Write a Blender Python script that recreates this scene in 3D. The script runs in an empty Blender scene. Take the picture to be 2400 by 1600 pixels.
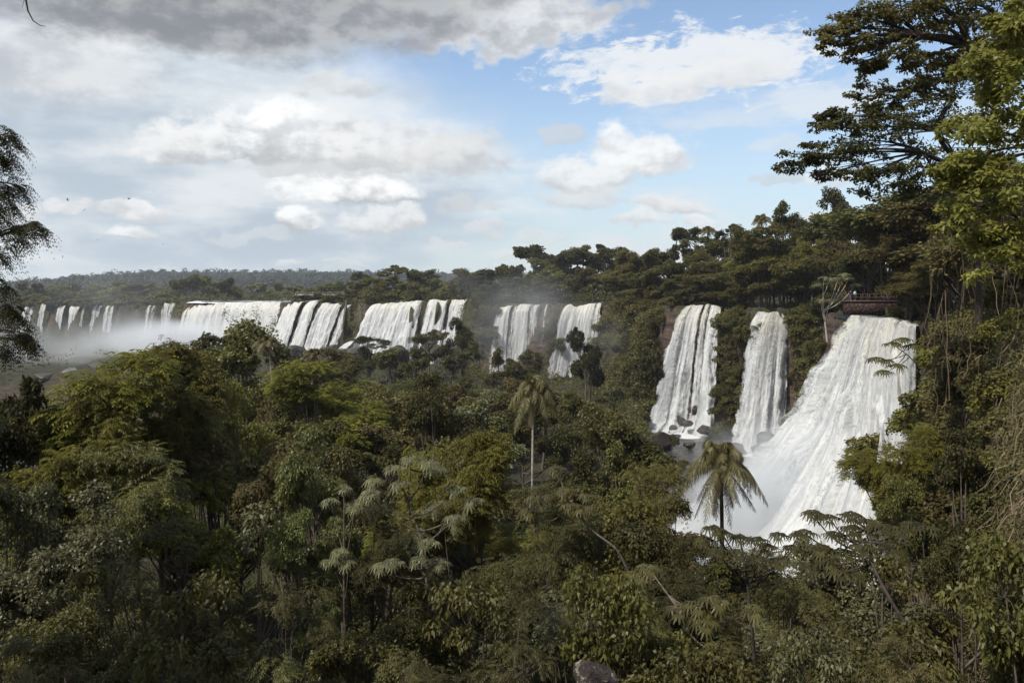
import bpy, math, random
import numpy as np
C = bpy.context.scene.collection
rad = math.radians
F = 1867.0            # focal length in photo pixels
CAMZ = 4.0
def P(px, py, Y):     # photo pixel (2400x1600) at depth Y metres -> world point
    return np.array([(px-1200)/F*Y, Y, CAMZ-(py-685)/F*Y])
S = 2400/2352.0
def PD(dx, dy, Y): return P(dx*S, dy*S, Y)

# ------------------------------------------------------------------ noise
def _h(i, j, k):
    n = (i.astype(np.int64)*374761393 + j.astype(np.int64)*668265263 + k*2147483647) & 0xffffffff
    n = ((n ^ (n >> 13))*1274126177) & 0xffffffff
    return ((n ^ (n >> 16)) & 0xffff)/65535.0
def vnoise(x, y, s=0):
    x = np.asarray(x, float); y = np.asarray(y, float)
    i = np.floor(x); j = np.floor(y); fx = x-i; fy = y-j
    fx = fx*fx*(3-2*fx); fy = fy*fy*(3-2*fy)
    a = _h(i, j, s); b = _h(i+1, j, s); c = _h(i, j+1, s); d = _h(i+1, j+1, s)
    return (a*(1-fx)+b*fx)*(1-fy)+(c*(1-fx)+d*fx)*fy
def fbm(x, y, s=0, o=4):
    t = 0; a = .5; n = 0
    for q in range(o):
        t = t+a*vnoise(np.asarray(x)*2**q, np.asarray(y)*2**q, s+q*17); n += a; a *= .5
    return t/n
def sstep(a, b, x):
    t = np.clip((x-a)/(b-a), 0, 1); return t*t*(3-2*t)

# ------------------------------------------------------------------ mesh helpers
class Geo:
    def __init__(s): s.v = []; s.f = []; s.t = []; s.n = 0
    def quads(s, a, b, c, d, tint=None):          # arrays (N,3)
        N = len(a)
        if N == 0: return
        s.v.append(np.stack([a, b, c, d], 1).reshape(-1, 3))
        s.f.append(np.arange(4*N).reshape(N, 4)+s.n); s.n += 4*N
        s.t.append(np.full(N, .5) if tint is None else np.broadcast_to(tint, (N,)))
    def grid(s, V, close=False, tint=.5):          # V (m,n,3)
        m, n = V.shape[:2]
        i = np.arange(m*n).reshape(m, n)
        if close: i = np.concatenate([i, i[:, :1]], 1)
        q = np.stack([i[:-1, :-1], i[:-1, 1:], i[1:, 1:], i[1:, :-1]], -1).reshape(-1, 4)
        s.v.append(V.reshape(-1, 3)); s.f.append(q+s.n); s.n += m*n
        s.t.append(np.full(len(q), tint))
    def tube(s, pts, r, sides=6, tint=.5, cap=True):
        pts = np.asarray(pts, float); r = np.broadcast_to(np.asarray(r, float), (len(pts),))
        d = np.gradient(pts, axis=0); d /= np.linalg.norm(d, axis=1, keepdims=True)+1e-9
        up = np.array([0, 0, 1.]) if abs(d[:, 2]).mean() < .8 else np.array([1., 0, 0])
        u = np.cross(d, up); u /= np.linalg.norm(u, axis=1, keepdims=True)+1e-9
        w = np.cross(u, d)
        a = np.linspace(0, 2*np.pi, sides, endpoint=False)
        V = pts[:, None]+r[:, None, None]*(np.cos(a)[None, :, None]*u[:, None]+np.sin(a)[None, :, None]*w[:, None])
        s.grid(V, True, tint)
    def box(s, lo, hi, tint=.5):
        x0, y0, z0 = lo; x1, y1, z1 = hi
        p = np.array([[x0,y0,z0],[x1,y0,z0],[x1,y1,z0],[x0,y1,z0],[x0,y0,z1],[x1,y0,z1],[x1,y1,z1],[x0,y1,z1]], float)
        q = np.array([[0,3,2,1],[4,5,6,7],[0,1,5,4],[1,2,6,5],[2,3,7,6],[3,0,4,7]])
        s.v.append(p); s.f.append(q+s.n); s.n += 8; s.t.append(np.full(6, tint))
    def mesh(s, name, mat=None, smooth=False):
        me = bpy.data.meshes.new(name)
        v = np.concatenate(s.v).astype(np.float32); f = np.concatenate(s.f).astype(np.int32); t = np.concatenate(s.t).astype(np.float32)
        return raw_mesh(me, v, f, t, mat, smooth)
def raw_mesh(me, v, f, t, mat, smooth):
    me.vertices.add(len(v)); me.vertices.foreach_set('co', v.ravel())
    me.loops.add(f.size); me.loops.foreach_set('vertex_index', f.ravel())
    me.polygons.add(len(f)); me.polygons.foreach_set('loop_start', np.arange(0, f.size, f.shape[1], dtype=np.int32))
    if t is not None:
        at = me.attributes.new('tint', 'FLOAT', 'FACE'); at.data.foreach_set('value', t.astype(np.float32))
    if smooth: me.polygons.foreach_set('use_smooth', np.ones(len(f), bool))
    me.update(); me.validate()
    if mat: me.materials.append(mat)
    return me
def link(name, me, parent=None, loc=None, **props):
    o = bpy.data.objects.new(name, me); C.objects.link(o)
    if parent: o.parent = parent
    if loc is not None: o.location = loc
    for k, v in props.items(): o[k] = v
    return o
def thing(name, label, cat, loc=(0, 0, 0), group=None):
    o = link(name, None, None, loc, label=label, category=cat)
    if group: o['group'] = group
    o.empty_display_size = .5
    return o
def tag(o, label, cat, group=None):
    o['label'] = label; o['category'] = cat
    if group: o['group'] = group
    return o

# ------------------------------------------------------------------ node helpers
class E:                                  # expression wrapper over math nodes
    nt = None
    def __init__(s, sock): s.s = sock
    @staticmethod
    def m(op, *a, clamp=False):
        n = E.nt.nodes.new('ShaderNodeMath'); n.operation = op; n.use_clamp = clamp
        for i, x in enumerate(a):
            if isinstance(x, E): E.nt.links.new(x.s, n.inputs[i])
            else: n.inputs[i].default_value = float(x)
        return E(n.outputs[0])
    def __add__(s, o): return E.m('ADD', s, o)
    __radd__ = __add__
    def __sub__(s, o): return E.m('SUBTRACT', s, o)
    def __rsub__(s, o): return E.m('SUBTRACT', o, s)
    def __mul__(s, o): return E.m('MULTIPLY', s, o)
    __rmul__ = __mul__
    def __truediv__(s, o): return E.m('DIVIDE', s, o)
def ss(x, a, b, lo=0., hi=1.):
    n = E.nt.nodes.new('ShaderNodeMapRange'); n.interpolation_type = 'SMOOTHSTEP'
    E.nt.links.new(x.s, n.inputs[0])
    for i, v in zip((1, 2, 3, 4), (a, b, lo, hi)):
        if isinstance(v, E): E.nt.links.new(v.s, n.inputs[i])
        else: n.inputs[i].default_value = v
    return E(n.outputs[0])
def sep(v):
    n = E.nt.nodes.new('ShaderNodeSeparateXYZ'); E.nt.links.new(v, n.inputs[0]); return [E(o) for o in n.outputs]
def comb(*a):
    n = E.nt.nodes.new('ShaderNodeCombineXYZ')
    for i, x in enumerate(a):
        if isinstance(x, E): E.nt.links.new(x.s, n.inputs[i])
        else: n.inputs[i].default_value = x
    return n.outputs[0]
def noise(vec, scale, detail=4, rough=.5, dist=0.):
    n = E.nt.nodes.new('ShaderNodeTexNoise'); E.nt.links.new(vec, n.inputs['Vector'])
    n.inputs['Scale'].default_value = scale; n.inputs['Detail'].default_value = detail
    n.inputs['Roughness'].default_value = rough; n.inputs['Distortion'].default_value = dist
    return E(n.outputs[0])
def mixc(f, a, b):
    n = E.nt.nodes.new('ShaderNodeMix'); n.data_type = 'RGBA'
    ins = [n.inputs[0], n.inputs[6], n.inputs[7]]
    for i, x in zip(ins, (f, a, b)):
        if isinstance(x, E): E.nt.links.new(x.s, i)
        elif hasattr(x, 'is_linked'): E.nt.links.new(x, i)
        elif isinstance(x, (tuple, list)): i.default_value = (*x[:3], 1)
        else: i.default_value = x
    return n.outputs[2]
def attr(name, kind='GEOMETRY'):
    n = E.nt.nodes.new('ShaderNodeAttribute'); n.attribute_name = name; n.attribute_type = kind
    return n
def newmat(name):
    m = bpy.data.materials.new(name); m.use_nodes = True
    nt = m.node_tree; nt.nodes.clear(); E.nt = nt
    out = nt.nodes.new('ShaderNodeOutputMaterial')
    return m, nt, out
def principled(nt, rough=.6, spec=.3):
    p = nt.nodes.new('ShaderNodeBsdfPrincipled'); p.inputs['Roughness'].default_value = rough
    p.inputs['Specular IOR Level'].default_value = spec
    return p
def setin(nt, sock, x):
    if isinstance(x, E): nt.links.new(x.s, sock)
    elif hasattr(x, 'is_linked'): nt.links.new(x, sock)
    elif isinstance(x, (tuple, list)): sock.default_value = (*x[:3], 1)
    else: sock.default_value = x
def bump(nt, p, h, strength=.5, dist=.1):
    b = nt.nodes.new('ShaderNodeBump'); b.inputs['Strength'].default_value = strength; b.inputs['Distance'].default_value = dist
    nt.links.new(h.s, b.inputs['Height']); nt.links.new(b.outputs[0], p.inputs['Normal'])

def leaf_mat(name, a, b, trans=.3, rough=.6, spec=.18):
    m, nt, out = newmat(name)
    t = E(attr('tint').outputs['Fac'])
    oi = nt.nodes.new('ShaderNodeObjectInfo')
    r = E(oi.outputs['Random'])
    col = mixc(t, a, b)
    hs = nt.nodes.new('ShaderNodeHueSaturation')
    nt.links.new(col, hs.inputs['Color'])
    nt.links.new((r*.03+.485).s, hs.inputs['Hue']); nt.links.new((r*.5+.75).s, hs.inputs['Value'])
    p = principled(nt, rough, spec); nt.links.new(hs.outputs[0], p.inputs['Base Color'])
    tr = nt.nodes.new('ShaderNodeBsdfTranslucent'); nt.links.new(hs.outputs[0], tr.inputs['Color'])
    mx = nt.nodes.new('ShaderNodeMixShader'); mx.inputs[0].default_value = trans
    nt.links.new(p.outputs[0], mx.inputs[1]); nt.links.new(tr.outputs[0], mx.inputs[2])
    nt.links.new(mx.outputs[0], out.inputs['Surface'])
    return m
LM = {
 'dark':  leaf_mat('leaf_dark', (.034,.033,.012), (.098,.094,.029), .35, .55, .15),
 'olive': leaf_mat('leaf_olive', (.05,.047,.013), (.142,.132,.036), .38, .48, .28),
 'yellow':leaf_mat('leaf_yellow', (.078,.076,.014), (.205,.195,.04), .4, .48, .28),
 'feather':leaf_mat('leaf_feather', (.06,.057,.010), (.175,.163,.025), .38),
 'grey':  leaf_mat('leaf_greygreen', (.05,.05,.02), (.16,.155,.07), .3, .45, .3),
 'brown': leaf_mat('leaf_brownish', (.055,.047,.016), (.155,.13,.048), .38),
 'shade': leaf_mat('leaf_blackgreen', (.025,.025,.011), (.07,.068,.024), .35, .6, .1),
 'fresh': leaf_mat('leaf_fresh', (.075,.088,.023), (.22,.245,.075), .4, .45, .35),
 'palm':  leaf_mat('leaf_palm', (.062,.057,.021), (.19,.168,.07), .25, .5, .3),
 'hill':  leaf_mat('leaf_hill', (.015,.019,.016), (.03,.035,.026), .1),
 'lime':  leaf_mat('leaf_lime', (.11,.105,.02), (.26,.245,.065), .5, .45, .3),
 'dry':   leaf_mat('leaf_dry', (.11,.085,.05), (.26,.2,.13), .25),
}
def simple_mat(name, a, b, scale=3., rough=.8, bumps=.5, spec=.2, dist=.05, detail=5):
    m, nt, out = newmat(name)
    tc = nt.nodes.new('ShaderNodeTexCoord')
    n = noise(tc.outputs['Object'], scale, detail, .6)
    p = principled(nt, rough, spec)
    setin(nt, p.inputs['Base Color'], mixc(ss(n, .3, .7), a, b))
    if bumps: bump(nt, p, n, bumps, dist)
    nt.links.new(p.outputs[0], out.inputs['Surface'])
    return m
BARK = simple_mat('bark_brown', (.05,.04,.032), (.13,.105,.085), 6)
BARKP = simple_mat('bark_pale', (.2,.18,.15), (.4,.36,.3), 5)
BARKD = simple_mat('bark_dark', (.022,.017,.014), (.06,.048,.04), 6)

# ================================================================== TERRAIN
EDGE = [(-130,-60),(-60,-14),(-20,-4),(2,0),(15,12),(24,28),(31,45),(39,65),(47.5,86),(51,98),(53.5,112),(55.4,125),(55.4,131),(60,150),(72,165),(74,183),(68,194.5),
        (59.3,195),(58,205),(59,214),(57,217),(47.,219.5),(44.5,226),(44,245),(43,270),(40,300),(37,319.5),(20.3,321),(17,328),(0,330),(-7.5,331),(-12,337),
        (-16,352),(-21.5,394),(-38.5,399),(-51.5,401),(-68,402),(-73,403),(-78,413),(-83,424),(-96,427),(-106,430),(-120,440),(-128.8,452),(-133.8,466),(-160,498),(-179,507),(-199.5,510),(-216,525),(-226,560),(-262,650),(-285,684),(-330,694),(-430,703),(-520,712),(-800,760)]
EDGE = np.array(EDGE, float)
POLY = np.concatenate([EDGE, [(-4000,900),(-9000,9000),(9000,9000),(9000,-900),(-130,-900)]])
def inside(x, y):
    r = np.zeros(np.shape(x), bool); n = len(POLY)
    for i in range(n):
        x0, y0 = POLY[i]; x1, y1 = POLY[(i+1) % n]
        if y0 == y1: continue
        c = (y0 > y) != (y1 > y)
        r ^= c & (x < (x1-x0)*(y-y0)/(y1-y0)+x0)
    return r
def edge_dist(x, y):
    d = np.full(np.shape(x), 1e9)
    for (x0, y0), (x1, y1) in zip(EDGE[:-1], EDGE[1:]):
        dx, dy = x1-x0, y1-y0; L = dx*dx+dy*dy
        t = np.clip(((x-x0)*dx+(y-y0)*dy)/L, 0, 1)
        d = np.minimum(d, np.hypot(x-x0-t*dx, y-y0-t*dy))
    return np.where(inside(x, y), -d, d)
# upstream river basins on the plateau (cx, cy, rx, ry, water level)
BASINS = [(68,118,15,30,-.1),(-150,560,70,75,-2.6)]
def ground(x, y, full=False):
    x = np.asarray(x, float); y = np.asarray(y, float)
    d0 = edge_dist(x, y)
    d = d0+(fbm(x*.22, y*.22, 5)-.5)*2.2*np.interp(y, [70,84,125,140], [1,.3,.3,1])
    r = np.hypot(x, y)
    # plateau
    pl = np.interp(y, [0,120,220,320,420,500,690,720,1200], [1.9,.2,.3,-.6,-1.2,-2.2,-7.5,-8.3,-8.5])
    rise = sstep(0, 70, -d0)*np.interp(y, [0,90,150,250,330,420,520], [3,3.5,7,8,3,1.5,0])
    for cx, cy, rx, ry, wl in BASINS:
        q = np.hypot((x-cx)/rx, (y-cy)/ry); k = sstep(1.25, .9, q)
        rise = rise*(1-k); pl = pl*(1-k)+(wl-.8)*k
    hillm = sstep(1300, 2700, r)*(44+30*fbm(x/900, y/900, 3))*np.interp(np.degrees(np.arctan2(x, np.maximum(y, 1))), [-40,-33,-29,-24,-10,0,40], [.05,.1,.62,.93,.98,.8,.8])
    pl = pl+rise+hillm+(fbm(x*.06, y*.06, 2)-.5)*1.2*sstep(3, 15, -d0)
    # lower ground
    lo = np.interp(y, [-50,0,20,40,60,100,150,220,300,420], [-8,-14,-17,-19,-20,-22,-25.5,-29,-30.5,-31])+4*sstep(-22, -6, -d0)*sstep(75, 45, y)*sstep(0, 10, x)
    xg = np.interp(y, [-50,0,40,80,120,160,250,330,400], [-160,-75,-58,-58,-64,-76,-112,-150,-190])
    g = sstep(0, 45, xg-x)
    bench = sstep(362, 384, y+(fbm(x*.03, y*.03, 9)-.5)*26)
    gl = -60*(1-bench)+-34.5*bench
    lo = lo*(1-g)+gl*g
    xp = np.interp(y, [80,92,125,160,190,220,236], [34,20,20,24,28,33,39])
    pool = sstep(0, 7, x-xp)*sstep(84, 94, y)*sstep(243, 232, y)
    lo = lo*(1-pool)-36.5*pool
    lo = lo-8*sstep(8, 18, x)*sstep(45, 68, y)*sstep(130, 110, y)*(1-pool)
    lo = lo+(fbm(x*.09, y*.09, 7)-.5)*3.4*(1-pool)
    w = np.interp(y, [0,30,70,84,125,140,230,320,500], [7,7,6,3,3,5,4.5,4.5,5])
    t = sstep(0, 1, np.clip(d/w, 0, 1))
    z = pl*(1-t)+lo*t
    if full: return z, d0, pool
    return z
def gz(x, y): return float(ground(np.array([x]), np.array([y]))[0])

def build_ground():
    az = np.radians(np.concatenate([np.linspace(-180,-42,40)[:-1], np.linspace(-42,42,640), np.linspace(42,180,40)[1:-1]]))
    r = np.exp(np.linspace(math.log(1.2), math.log(7500), 640))
    A, R = np.meshgrid(az, r)
    X = R*np.sin(A); Y = R*np.cos(A)
    z, d0, pool = ground(X, Y, True)
    g = Geo(); g.grid(np.stack([X, Y, z], -1), True)
    m, nt, out = newmat('ground_soil_rock')
    geo = nt.nodes.new('ShaderNodeNewGeometry')
    nx, ny, nz = sep(geo.outputs['Normal'])
    tc = nt.nodes.new('ShaderNodeTexCoord'); pos = tc.outputs['Object']
    n1 = noise(pos, .35, 6, .6); n2 = noise(pos, .06, 3, .5); n3 = noise(pos, 2.2, 4, .6)
    x, y, zz = sep(pos)
    strat = noise(comb(x*.15, y*.15, zz*1.3), 1., 4, .6)
    soil = mixc(ss(n1, .35, .65), (.018,.016,.009), (.04,.042,.016))
    soil = mixc(ss(n2, .45, .6), soil, (.03,.026,.015))
    rock = mixc(ss(strat, .35, .65), (.025,.019,.016), (.10,.066,.053))
    rock = mixc(ss(n1, .5, .72), rock, (.03,.033,.014))
    p = principled(nt, .85, .2)
    setin(nt, p.inputs['Base Color'], mixc(ss(nz, .5, .82), rock, soil))
    bump(nt, p, n3*.4+strat*.6+n1, .9, .6)
    nt.links.new(p.outputs[0], out.inputs['Surface'])
    link('ground', g.mesh('ground', m, True), kind='structure')
build_ground()

# ================================================================== WATER
def river_mat(name, dark, foam, thr, sc, mist=.0):
    m, nt, out = newmat(name)
    tc = nt.nodes.new('ShaderNodeTexCoord'); pos = tc.outputs['Object']
    x, y, z = sep(pos)
    n = noise(comb(x*sc, y*sc*.45, z), 1., 6, .62, .6); n2 = noise(pos, 1.1, 4, .6)
    f = ss(n+(E(attr('foam').outputs['Fac'])-.5)*1.2, thr-.05, thr+.12)
    p = principled(nt, .12, .5)
    setin(nt, p.inputs['Base Color'], mixc(f, dark, foam))
    setin(nt, p.inputs['Roughness'], f*.6+.12)
    bump(nt, p, n2+n*.5, .6, .35)
    nt.links.new(p.outputs[0], out.inputs['Surface'])
    return m
WDARK = river_mat('river_water', (.03,.036,.045), (.75,.76,.76), .62, .35)
WPOOL = river_mat('pool_water', (.045,.042,.04), (.58,.59,.59), .64, .16)
def water_grid(name, X, Y, Z, foam, mat, keep=None):
    g = Geo(); V = np.stack([X, Y, Z], -1); g.grid(V)
    if keep is not None:
        k = keep[:-1, :-1] & keep[1:, :-1] & keep[:-1, 1:] & keep[1:, 1:]
        g.f = [g.f[0][k.ravel()]]; g.t = [g.t[0][k.ravel()]]
    me = g.mesh(name, mat, True)
    a = me.attributes.new('foam', 'FLOAT', 'POINT'); a.data.foreach_set('value', foam.ravel().astype(np.float32))
    return link(name, me, kind='structure')
# ---- pool below the three near falls
gx, gy = np.meshgrid(np.linspace(14, 80, 130), np.linspace(84, 245, 240))
fo = .25*np.ones_like(gx)
def near(px, py, D, r): 
    q = P(px, py, D); return sstep(r, r*.25, np.hypot(gx-q[0], gy-q[1]))
fo = np.maximum(fo, .95*near(1590, 1002, 211, 17)); fo = np.maximum(fo, .85*near(1760, 1062, 186, 13))
fo = np.maximum(fo, sstep(140, 112, gy)*1.1+.0)
water_grid('pool_water', gx, gy, -33.2+.25*(fbm(gx*.5, gy*.5, 4)-.5)+0*gx, fo, WPOOL)
gx, gy = np.meshgrid(np.linspace(49, 90, 90), np.linspace(92, 150, 90))
d = edge_dist(gx, gy)
water_grid('river_water', gx, gy, -.05+.12*(fbm(gx*.8, gy*.8, 4)-.5)-sstep(-1.6, .4, d)*.6, .35+.15*sstep(-9, -2, d), WDARK, d < .2)
gx, gy = np.meshgrid(np.linspace(-235, -70, 90), np.linspace(440, 640, 120))
d = edge_dist(gx, gy)
water_grid('river_water', gx, gy, -2.5+.3*(fbm(gx*.2, gy*.2, 4)-.5)-sstep(-2.5, .4, d)*.6, .52+.2*sstep(-14, -2, d), WDARK, d < .5)
gx, gy = np.meshgrid(np.linspace(-330, -90, 30), np.linspace(60, 375, 40))
water_grid('gorge_water', gx, gy, -58.5+0*gx, .3+0*gx, WPOOL)

def fall_mat(name, tintc, thr=.5, iso=0.):
    m, nt, out = newmat(name)
    u = E(attr('wu').outputs['Fac']); v = E(attr('wv').outputs['Fac']); cov = E(attr('cover').outputs['Fac']); age = E(attr('age').outputs['Fac'])
    oi = nt.nodes.new('ShaderNodeObjectInfo'); seed = E(oi.outputs['Random'])*50
    wob = noise(comb(u*.25, v*.12, seed), 1., 3, .5)
    u2 = u+(wob-.5)*1.6
    s1 = noise(comb(u2*1.1, v*.075, seed), 1., 5, .6)
    s2 = noise(comb(u2*4.0, v*.28, seed+7), 1., 5, .62)
    s3 = noise(comb(u2*1.6, v*.9, seed+3), 1., 6, .68)
    st = s1*(.52-age*.2)+s2*.3+s3*(age*.2+.18)
    if iso:
        s4 = noise(comb(u2*2.6, v*1.7, seed+11), 1., 7, .75, .3); s5 = noise(comb(u2*.35, v*.12, seed+19), 1., 3, .5)
        st = s4*.6+s5*.4
    a = ss(st+(cov-.5)*.8, thr-.13, thr+.1)
    p = principled(nt, .55, .25)
    col = mixc(ss(s1*.45+s2*.27+s3*.28, .4, .6), (.48,.50,.51), (.72,.725,.72))
    yel = ss(age, .38, .0)*ss(s1, .4, .62)
    col = mixc(yel*.75, col, tintc)
    setin(nt, p.inputs['Base Color'], col)
    bump(nt, p, s1*.7+s2*.25+s3*.8, .6, .6)
    tr = nt.nodes.new('ShaderNodeBsdfTranslucent'); nt.links.new(col, tr.inputs['Color'])
    mx = nt.nodes.new('ShaderNodeMixShader'); mx.inputs[0].default_value = .3
    nt.links.new(p.outputs[0], mx.inputs[1]); nt.links.new(tr.outputs[0], mx.inputs[2])
    tp = nt.nodes.new('ShaderNodeBsdfTransparent')
    m2 = nt.nodes.new('ShaderNodeMixShader'); nt.links.new(a.s, m2.inputs[0])
    nt.links.new(tp.outputs[0], m2.inputs[1]); nt.links.new(mx.outputs[0], m2.inputs[2])
    nt.links.new(m2.outputs[0], out.inputs['Surface'])
    return m
FM = fall_mat('falling_water', (.72,.68,.55), .45)
FMS = fall_mat('falling_water_streaks', (.72,.68,.55), .6)
FSP = fall_mat('flying_spray', (.72,.68,.55), .5, 1.)
FALLS_FOOT = []
def waterfall(label, lip, base_z, dir0, dir1, prof, cover, thr_scale=(1., 1.), nu=160, nv=70, ridge=.6, back=2.5, seed=0, step=0.):
    """lip: list of points; prof: [(drop fraction, throw m)], cover: [(u 0-1, cover)]"""
    lip = np.array(lip, float)
    seg = np.concatenate([[0], np.cumsum(np.linalg.norm(np.diff(lip, axis=0), axis=1))]); L = seg[-1]
    u = np.linspace(0, 1, nu); lp = np.stack([np.interp(u*L, seg, lip[:, k]) for k in range(3)], 1)
    lp[:, 2] += (fbm(u*L*.35, u*0, seed, 3)-.5)*(.9 if lp[0, 1] < 250 else 1.9)
    dr = np.array(dir0)[None]*(1-u[:, None])+np.array(dir1)[None]*u[:, None]; dr /= np.linalg.norm(dr, axis=1, keepdims=True)
    v = np.linspace(-.06, 1, nv)
    pf = np.array(prof, float); bz = np.interp(u, [0, 1], base_z) if isinstance(base_z, (tuple, list)) else np.full(nu, base_z)
    cov = np.interp(u, *zip(*cover))
    root = None
    FALLS_FOOT.append((lp[:, :2].copy(), dr.copy(), float(pf[:, 1].max())))
    big = L > 34 and lp[0, 1] < 140
    for layer in range(3 if lp[0, 1] < 250 and nu > 60 else 2):
        V = np.zeros((nv, nu, 3)); AG = np.zeros((nv, nu)); WV = np.zeros((nv, nu)); CV = np.zeros((nv, nu))
        ts = np.interp(u, [0, 1], thr_scale)
        for i, vv in enumerate(v):
            H = lp[:, 2]-bz
            if vv < 0: z = lp[:, 2]+.12+0*u; th = vv/.06*back+0*u
            else:
                f = vv**1.15; z = lp[:, 2]-f*H; th = np.interp(f, pf[:, 0], pf[:, 1])*ts
            rg = ((fbm(u*L*.45+vv*.6, vv*1.2+0*u, seed+layer*31, 4)-.5)*2+(fbm(u*L*.8, vv*H*.25, seed+3+layer*31, 4)-.5)*1.3*max(vv,0))*ridge*min(1, max(0, vv*4))*(1+vv)
            if step: th = th+np.floor(np.clip(vv, 0, 1)*4+fbm(u*L*.2, u*0, seed+5)*2)*step
            if big: th = th*(1+.5*(fbm(u*7, vv*.7+0*u, 91, 3)-.5))+1.1*sstep(.3, .34, vv+.22*(fbm(u*9, u*0, 92, 2)-.5)*2)*(fbm(u*11, u*0, 93, 2) > .5)+1.5*sstep(.55, .6, vv+.3*(fbm(u*8, u*0, 94, 2)-.5)*2)*(fbm(u*10, u*0, 95, 2) > .48)
            o = th+rg+(layer == 2)*(.5+1.3*max(vv, 0))+layer*.35*max(vv, 0)+.12+.9*min(1, max(0, vv*8))
            V[i, :, 0] = lp[:, 0]+dr[:, 0]*o; V[i, :, 1] = lp[:, 1]+dr[:, 1]*o; V[i, :, 2] = z+(.05*layer)
            AG[i] = max(vv, 0); WV[i] = vv*H; CV[i] = cov+(.12*max(vv, 0) if layer == 0 else .0)-(.42-.18*max(vv, 0) if layer == 2 else 0)
        # feather both sides
        ew = min(2.2, L*.16)
        ed = np.minimum(u, 1-u)[None]*L+(fbm(WV*.3, u[None]*L*.4, seed+8)-.5)*ew*1.6
        CV -= .62*(1-sstep(0, ew, ed))
        g = Geo(); g.grid(V)
        me = g.mesh(('water_sheet','water_streaks','spray')[layer], (FM, FMS, FSP)[layer], True)
        for nm, arr in (('wu', np.broadcast_to(u*L, (nv, nu))), ('wv', WV), ('cover', CV), ('age', AG)):
            a = me.attributes.new(nm, 'FLOAT', 'POINT'); a.data.foreach_set('value', np.ascontiguousarray(arr).ravel().astype(np.float32))
        if layer == 0: root = tag(link('waterfall', me), label, 'waterfall')
        else: link(me.name.split('.')[0], me, root)
    return root
PF = [(0,0),(.1,1.2),(.4,2.8),(.8,4.2),(1,5)]
# big near fall
waterfall('broad white waterfall, nearest and largest, pouring below the railed stone walkway', [P(1988,741,131.5), P(2030,743,125), P(2080,750,112), P(2150,765,98)], (-33.3,-33.3), (-.99,-.12), (-.5,-.86),
          [(0,0),(.08,1.5),(.25,4.),(.48,7.6),(.66,13),(.8,18.5),(.92,25),(1,31)], [(0,.6),(.08,.85),(.5,.92),(.9,1.),(1,.9)], (1.,.22), 240, 110, .85, 3., 1)
waterfall('thin speckled waterfall between two overgrown rock ribs, next to the largest fall', [P(1766,732,195), P(1800,735,194), P(1856,728,196)], -33.2, (-.8,-.6), (-.45,-.9),
          [(0,0),(.2,2.2),(.6,5.),(.85,7),(1,9.5)], [(0,.55),(.12,.8),(.5,.95),(.66,.85),(.71,.5),(.76,.92),(.94,.95),(1,.7)], (1.,1.), 140, 80, .7, 2., 2)
waterfall('tall waterfall of several white columns with a stepped foot beside the dark pool', [P(1600,722,219.5), P(1625,716,220), P(1660,714,219), P(1694,722,217)], -33.2, (-.9,-.45), (-.45,-.9),
          [(0,0),(.15,2.5),(.5,5.8),(.8,8.2),(.93,9.5),(1,12.5)], [(0,.7),(.1,.95),(.26,.9),(.33,.5),(.4,.85),(.5,.5),(.56,.2),(.62,.55),(.7,.35),(.78,.9),(.95,1),(1,.6)], (1.,.8), 170, 80, .7, 2., 3)
waterfall('white fan-shaped waterfall behind the round dark tree, in the mist', [P(1318,718,321), P(1345,714,322), P(1416,712,320)], -30, (-.75,-.66), (-.45,-.9), [(0,0),(.2,3),(.6,6),(1,9)],
          [(0,.6),(.15,.95),(.35,.75),(.42,.5),(.5,.85),(.7,.8),(.82,.4),(.9,.8),(1,.6)], (1.,.6), 150, 60, .6, 2., 4)
waterfall('misty group of narrow falling streams under a red footbridge', [P(1158,722,331), P(1200,716,330), P(1250,716,329), P(1296,716,328)], -30, (-.6,-.8), (-.5,-.85), PF,
          [(0,.2),(.08,.4),(.16,.75),(.24,.75),(.32,.25),(.42,.5),(.5,.9),(.58,.8),(.64,.3),(.7,.45),(.74,.6),(.8,.15),(.86,.2),(.9,.45),(.93,.1),(.97,.5),(1,.1)], (1.,.6), 150, 60, .5, 2., 5)
waterfall('wide white waterfall split by mossy ribs, behind the twin small trees on the rocks', [P(862,720,403), P(885,712,402), P(960,706,401), P(1020,704,399), P(1097,702,394)], -28.5, (-.55,-.83), (-.4,-.9),
          [(0,0),(.2,2.5),(.6,6.5),(1,10)], [(0,.3),(.04,.75),(.12,.95),(.2,.85),(.3,.95),(.45,.9),(.5,.7),(.55,.35),(.575,0),(.6,.1),(.63,.7),(.7,.95),(.76,.9),(.8,.3),(.83,.2),(.87,.75),(.92,.95),(.98,.95),(1,.6)], (1.2,.7), 240, 70, .9, 2., 6, .35)
waterfall('stepped white waterfall above tumbled brown boulders', [P(668,716,452), P(690,710,440), P(740,706,430), P(780,712,427), P(834,716,424)], -29, (-.5,-.86), (-.55,-.83),
          [(0,0),(.2,2.5),(.6,6.5),(1,10.5)], [(0,.2),(.05,.7),(.14,.95),(.3,.9),(.36,.75),(.41,.05),(.45,.3),(.5,.85),(.58,.7),(.63,.1),(.68,.8),(.8,.75),(.85,.5),(.88,.05),(.92,.6),(.95,.4),(1,.05)], (1.1,1.1), 220, 70, .9, 2., 7, .4)
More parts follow.
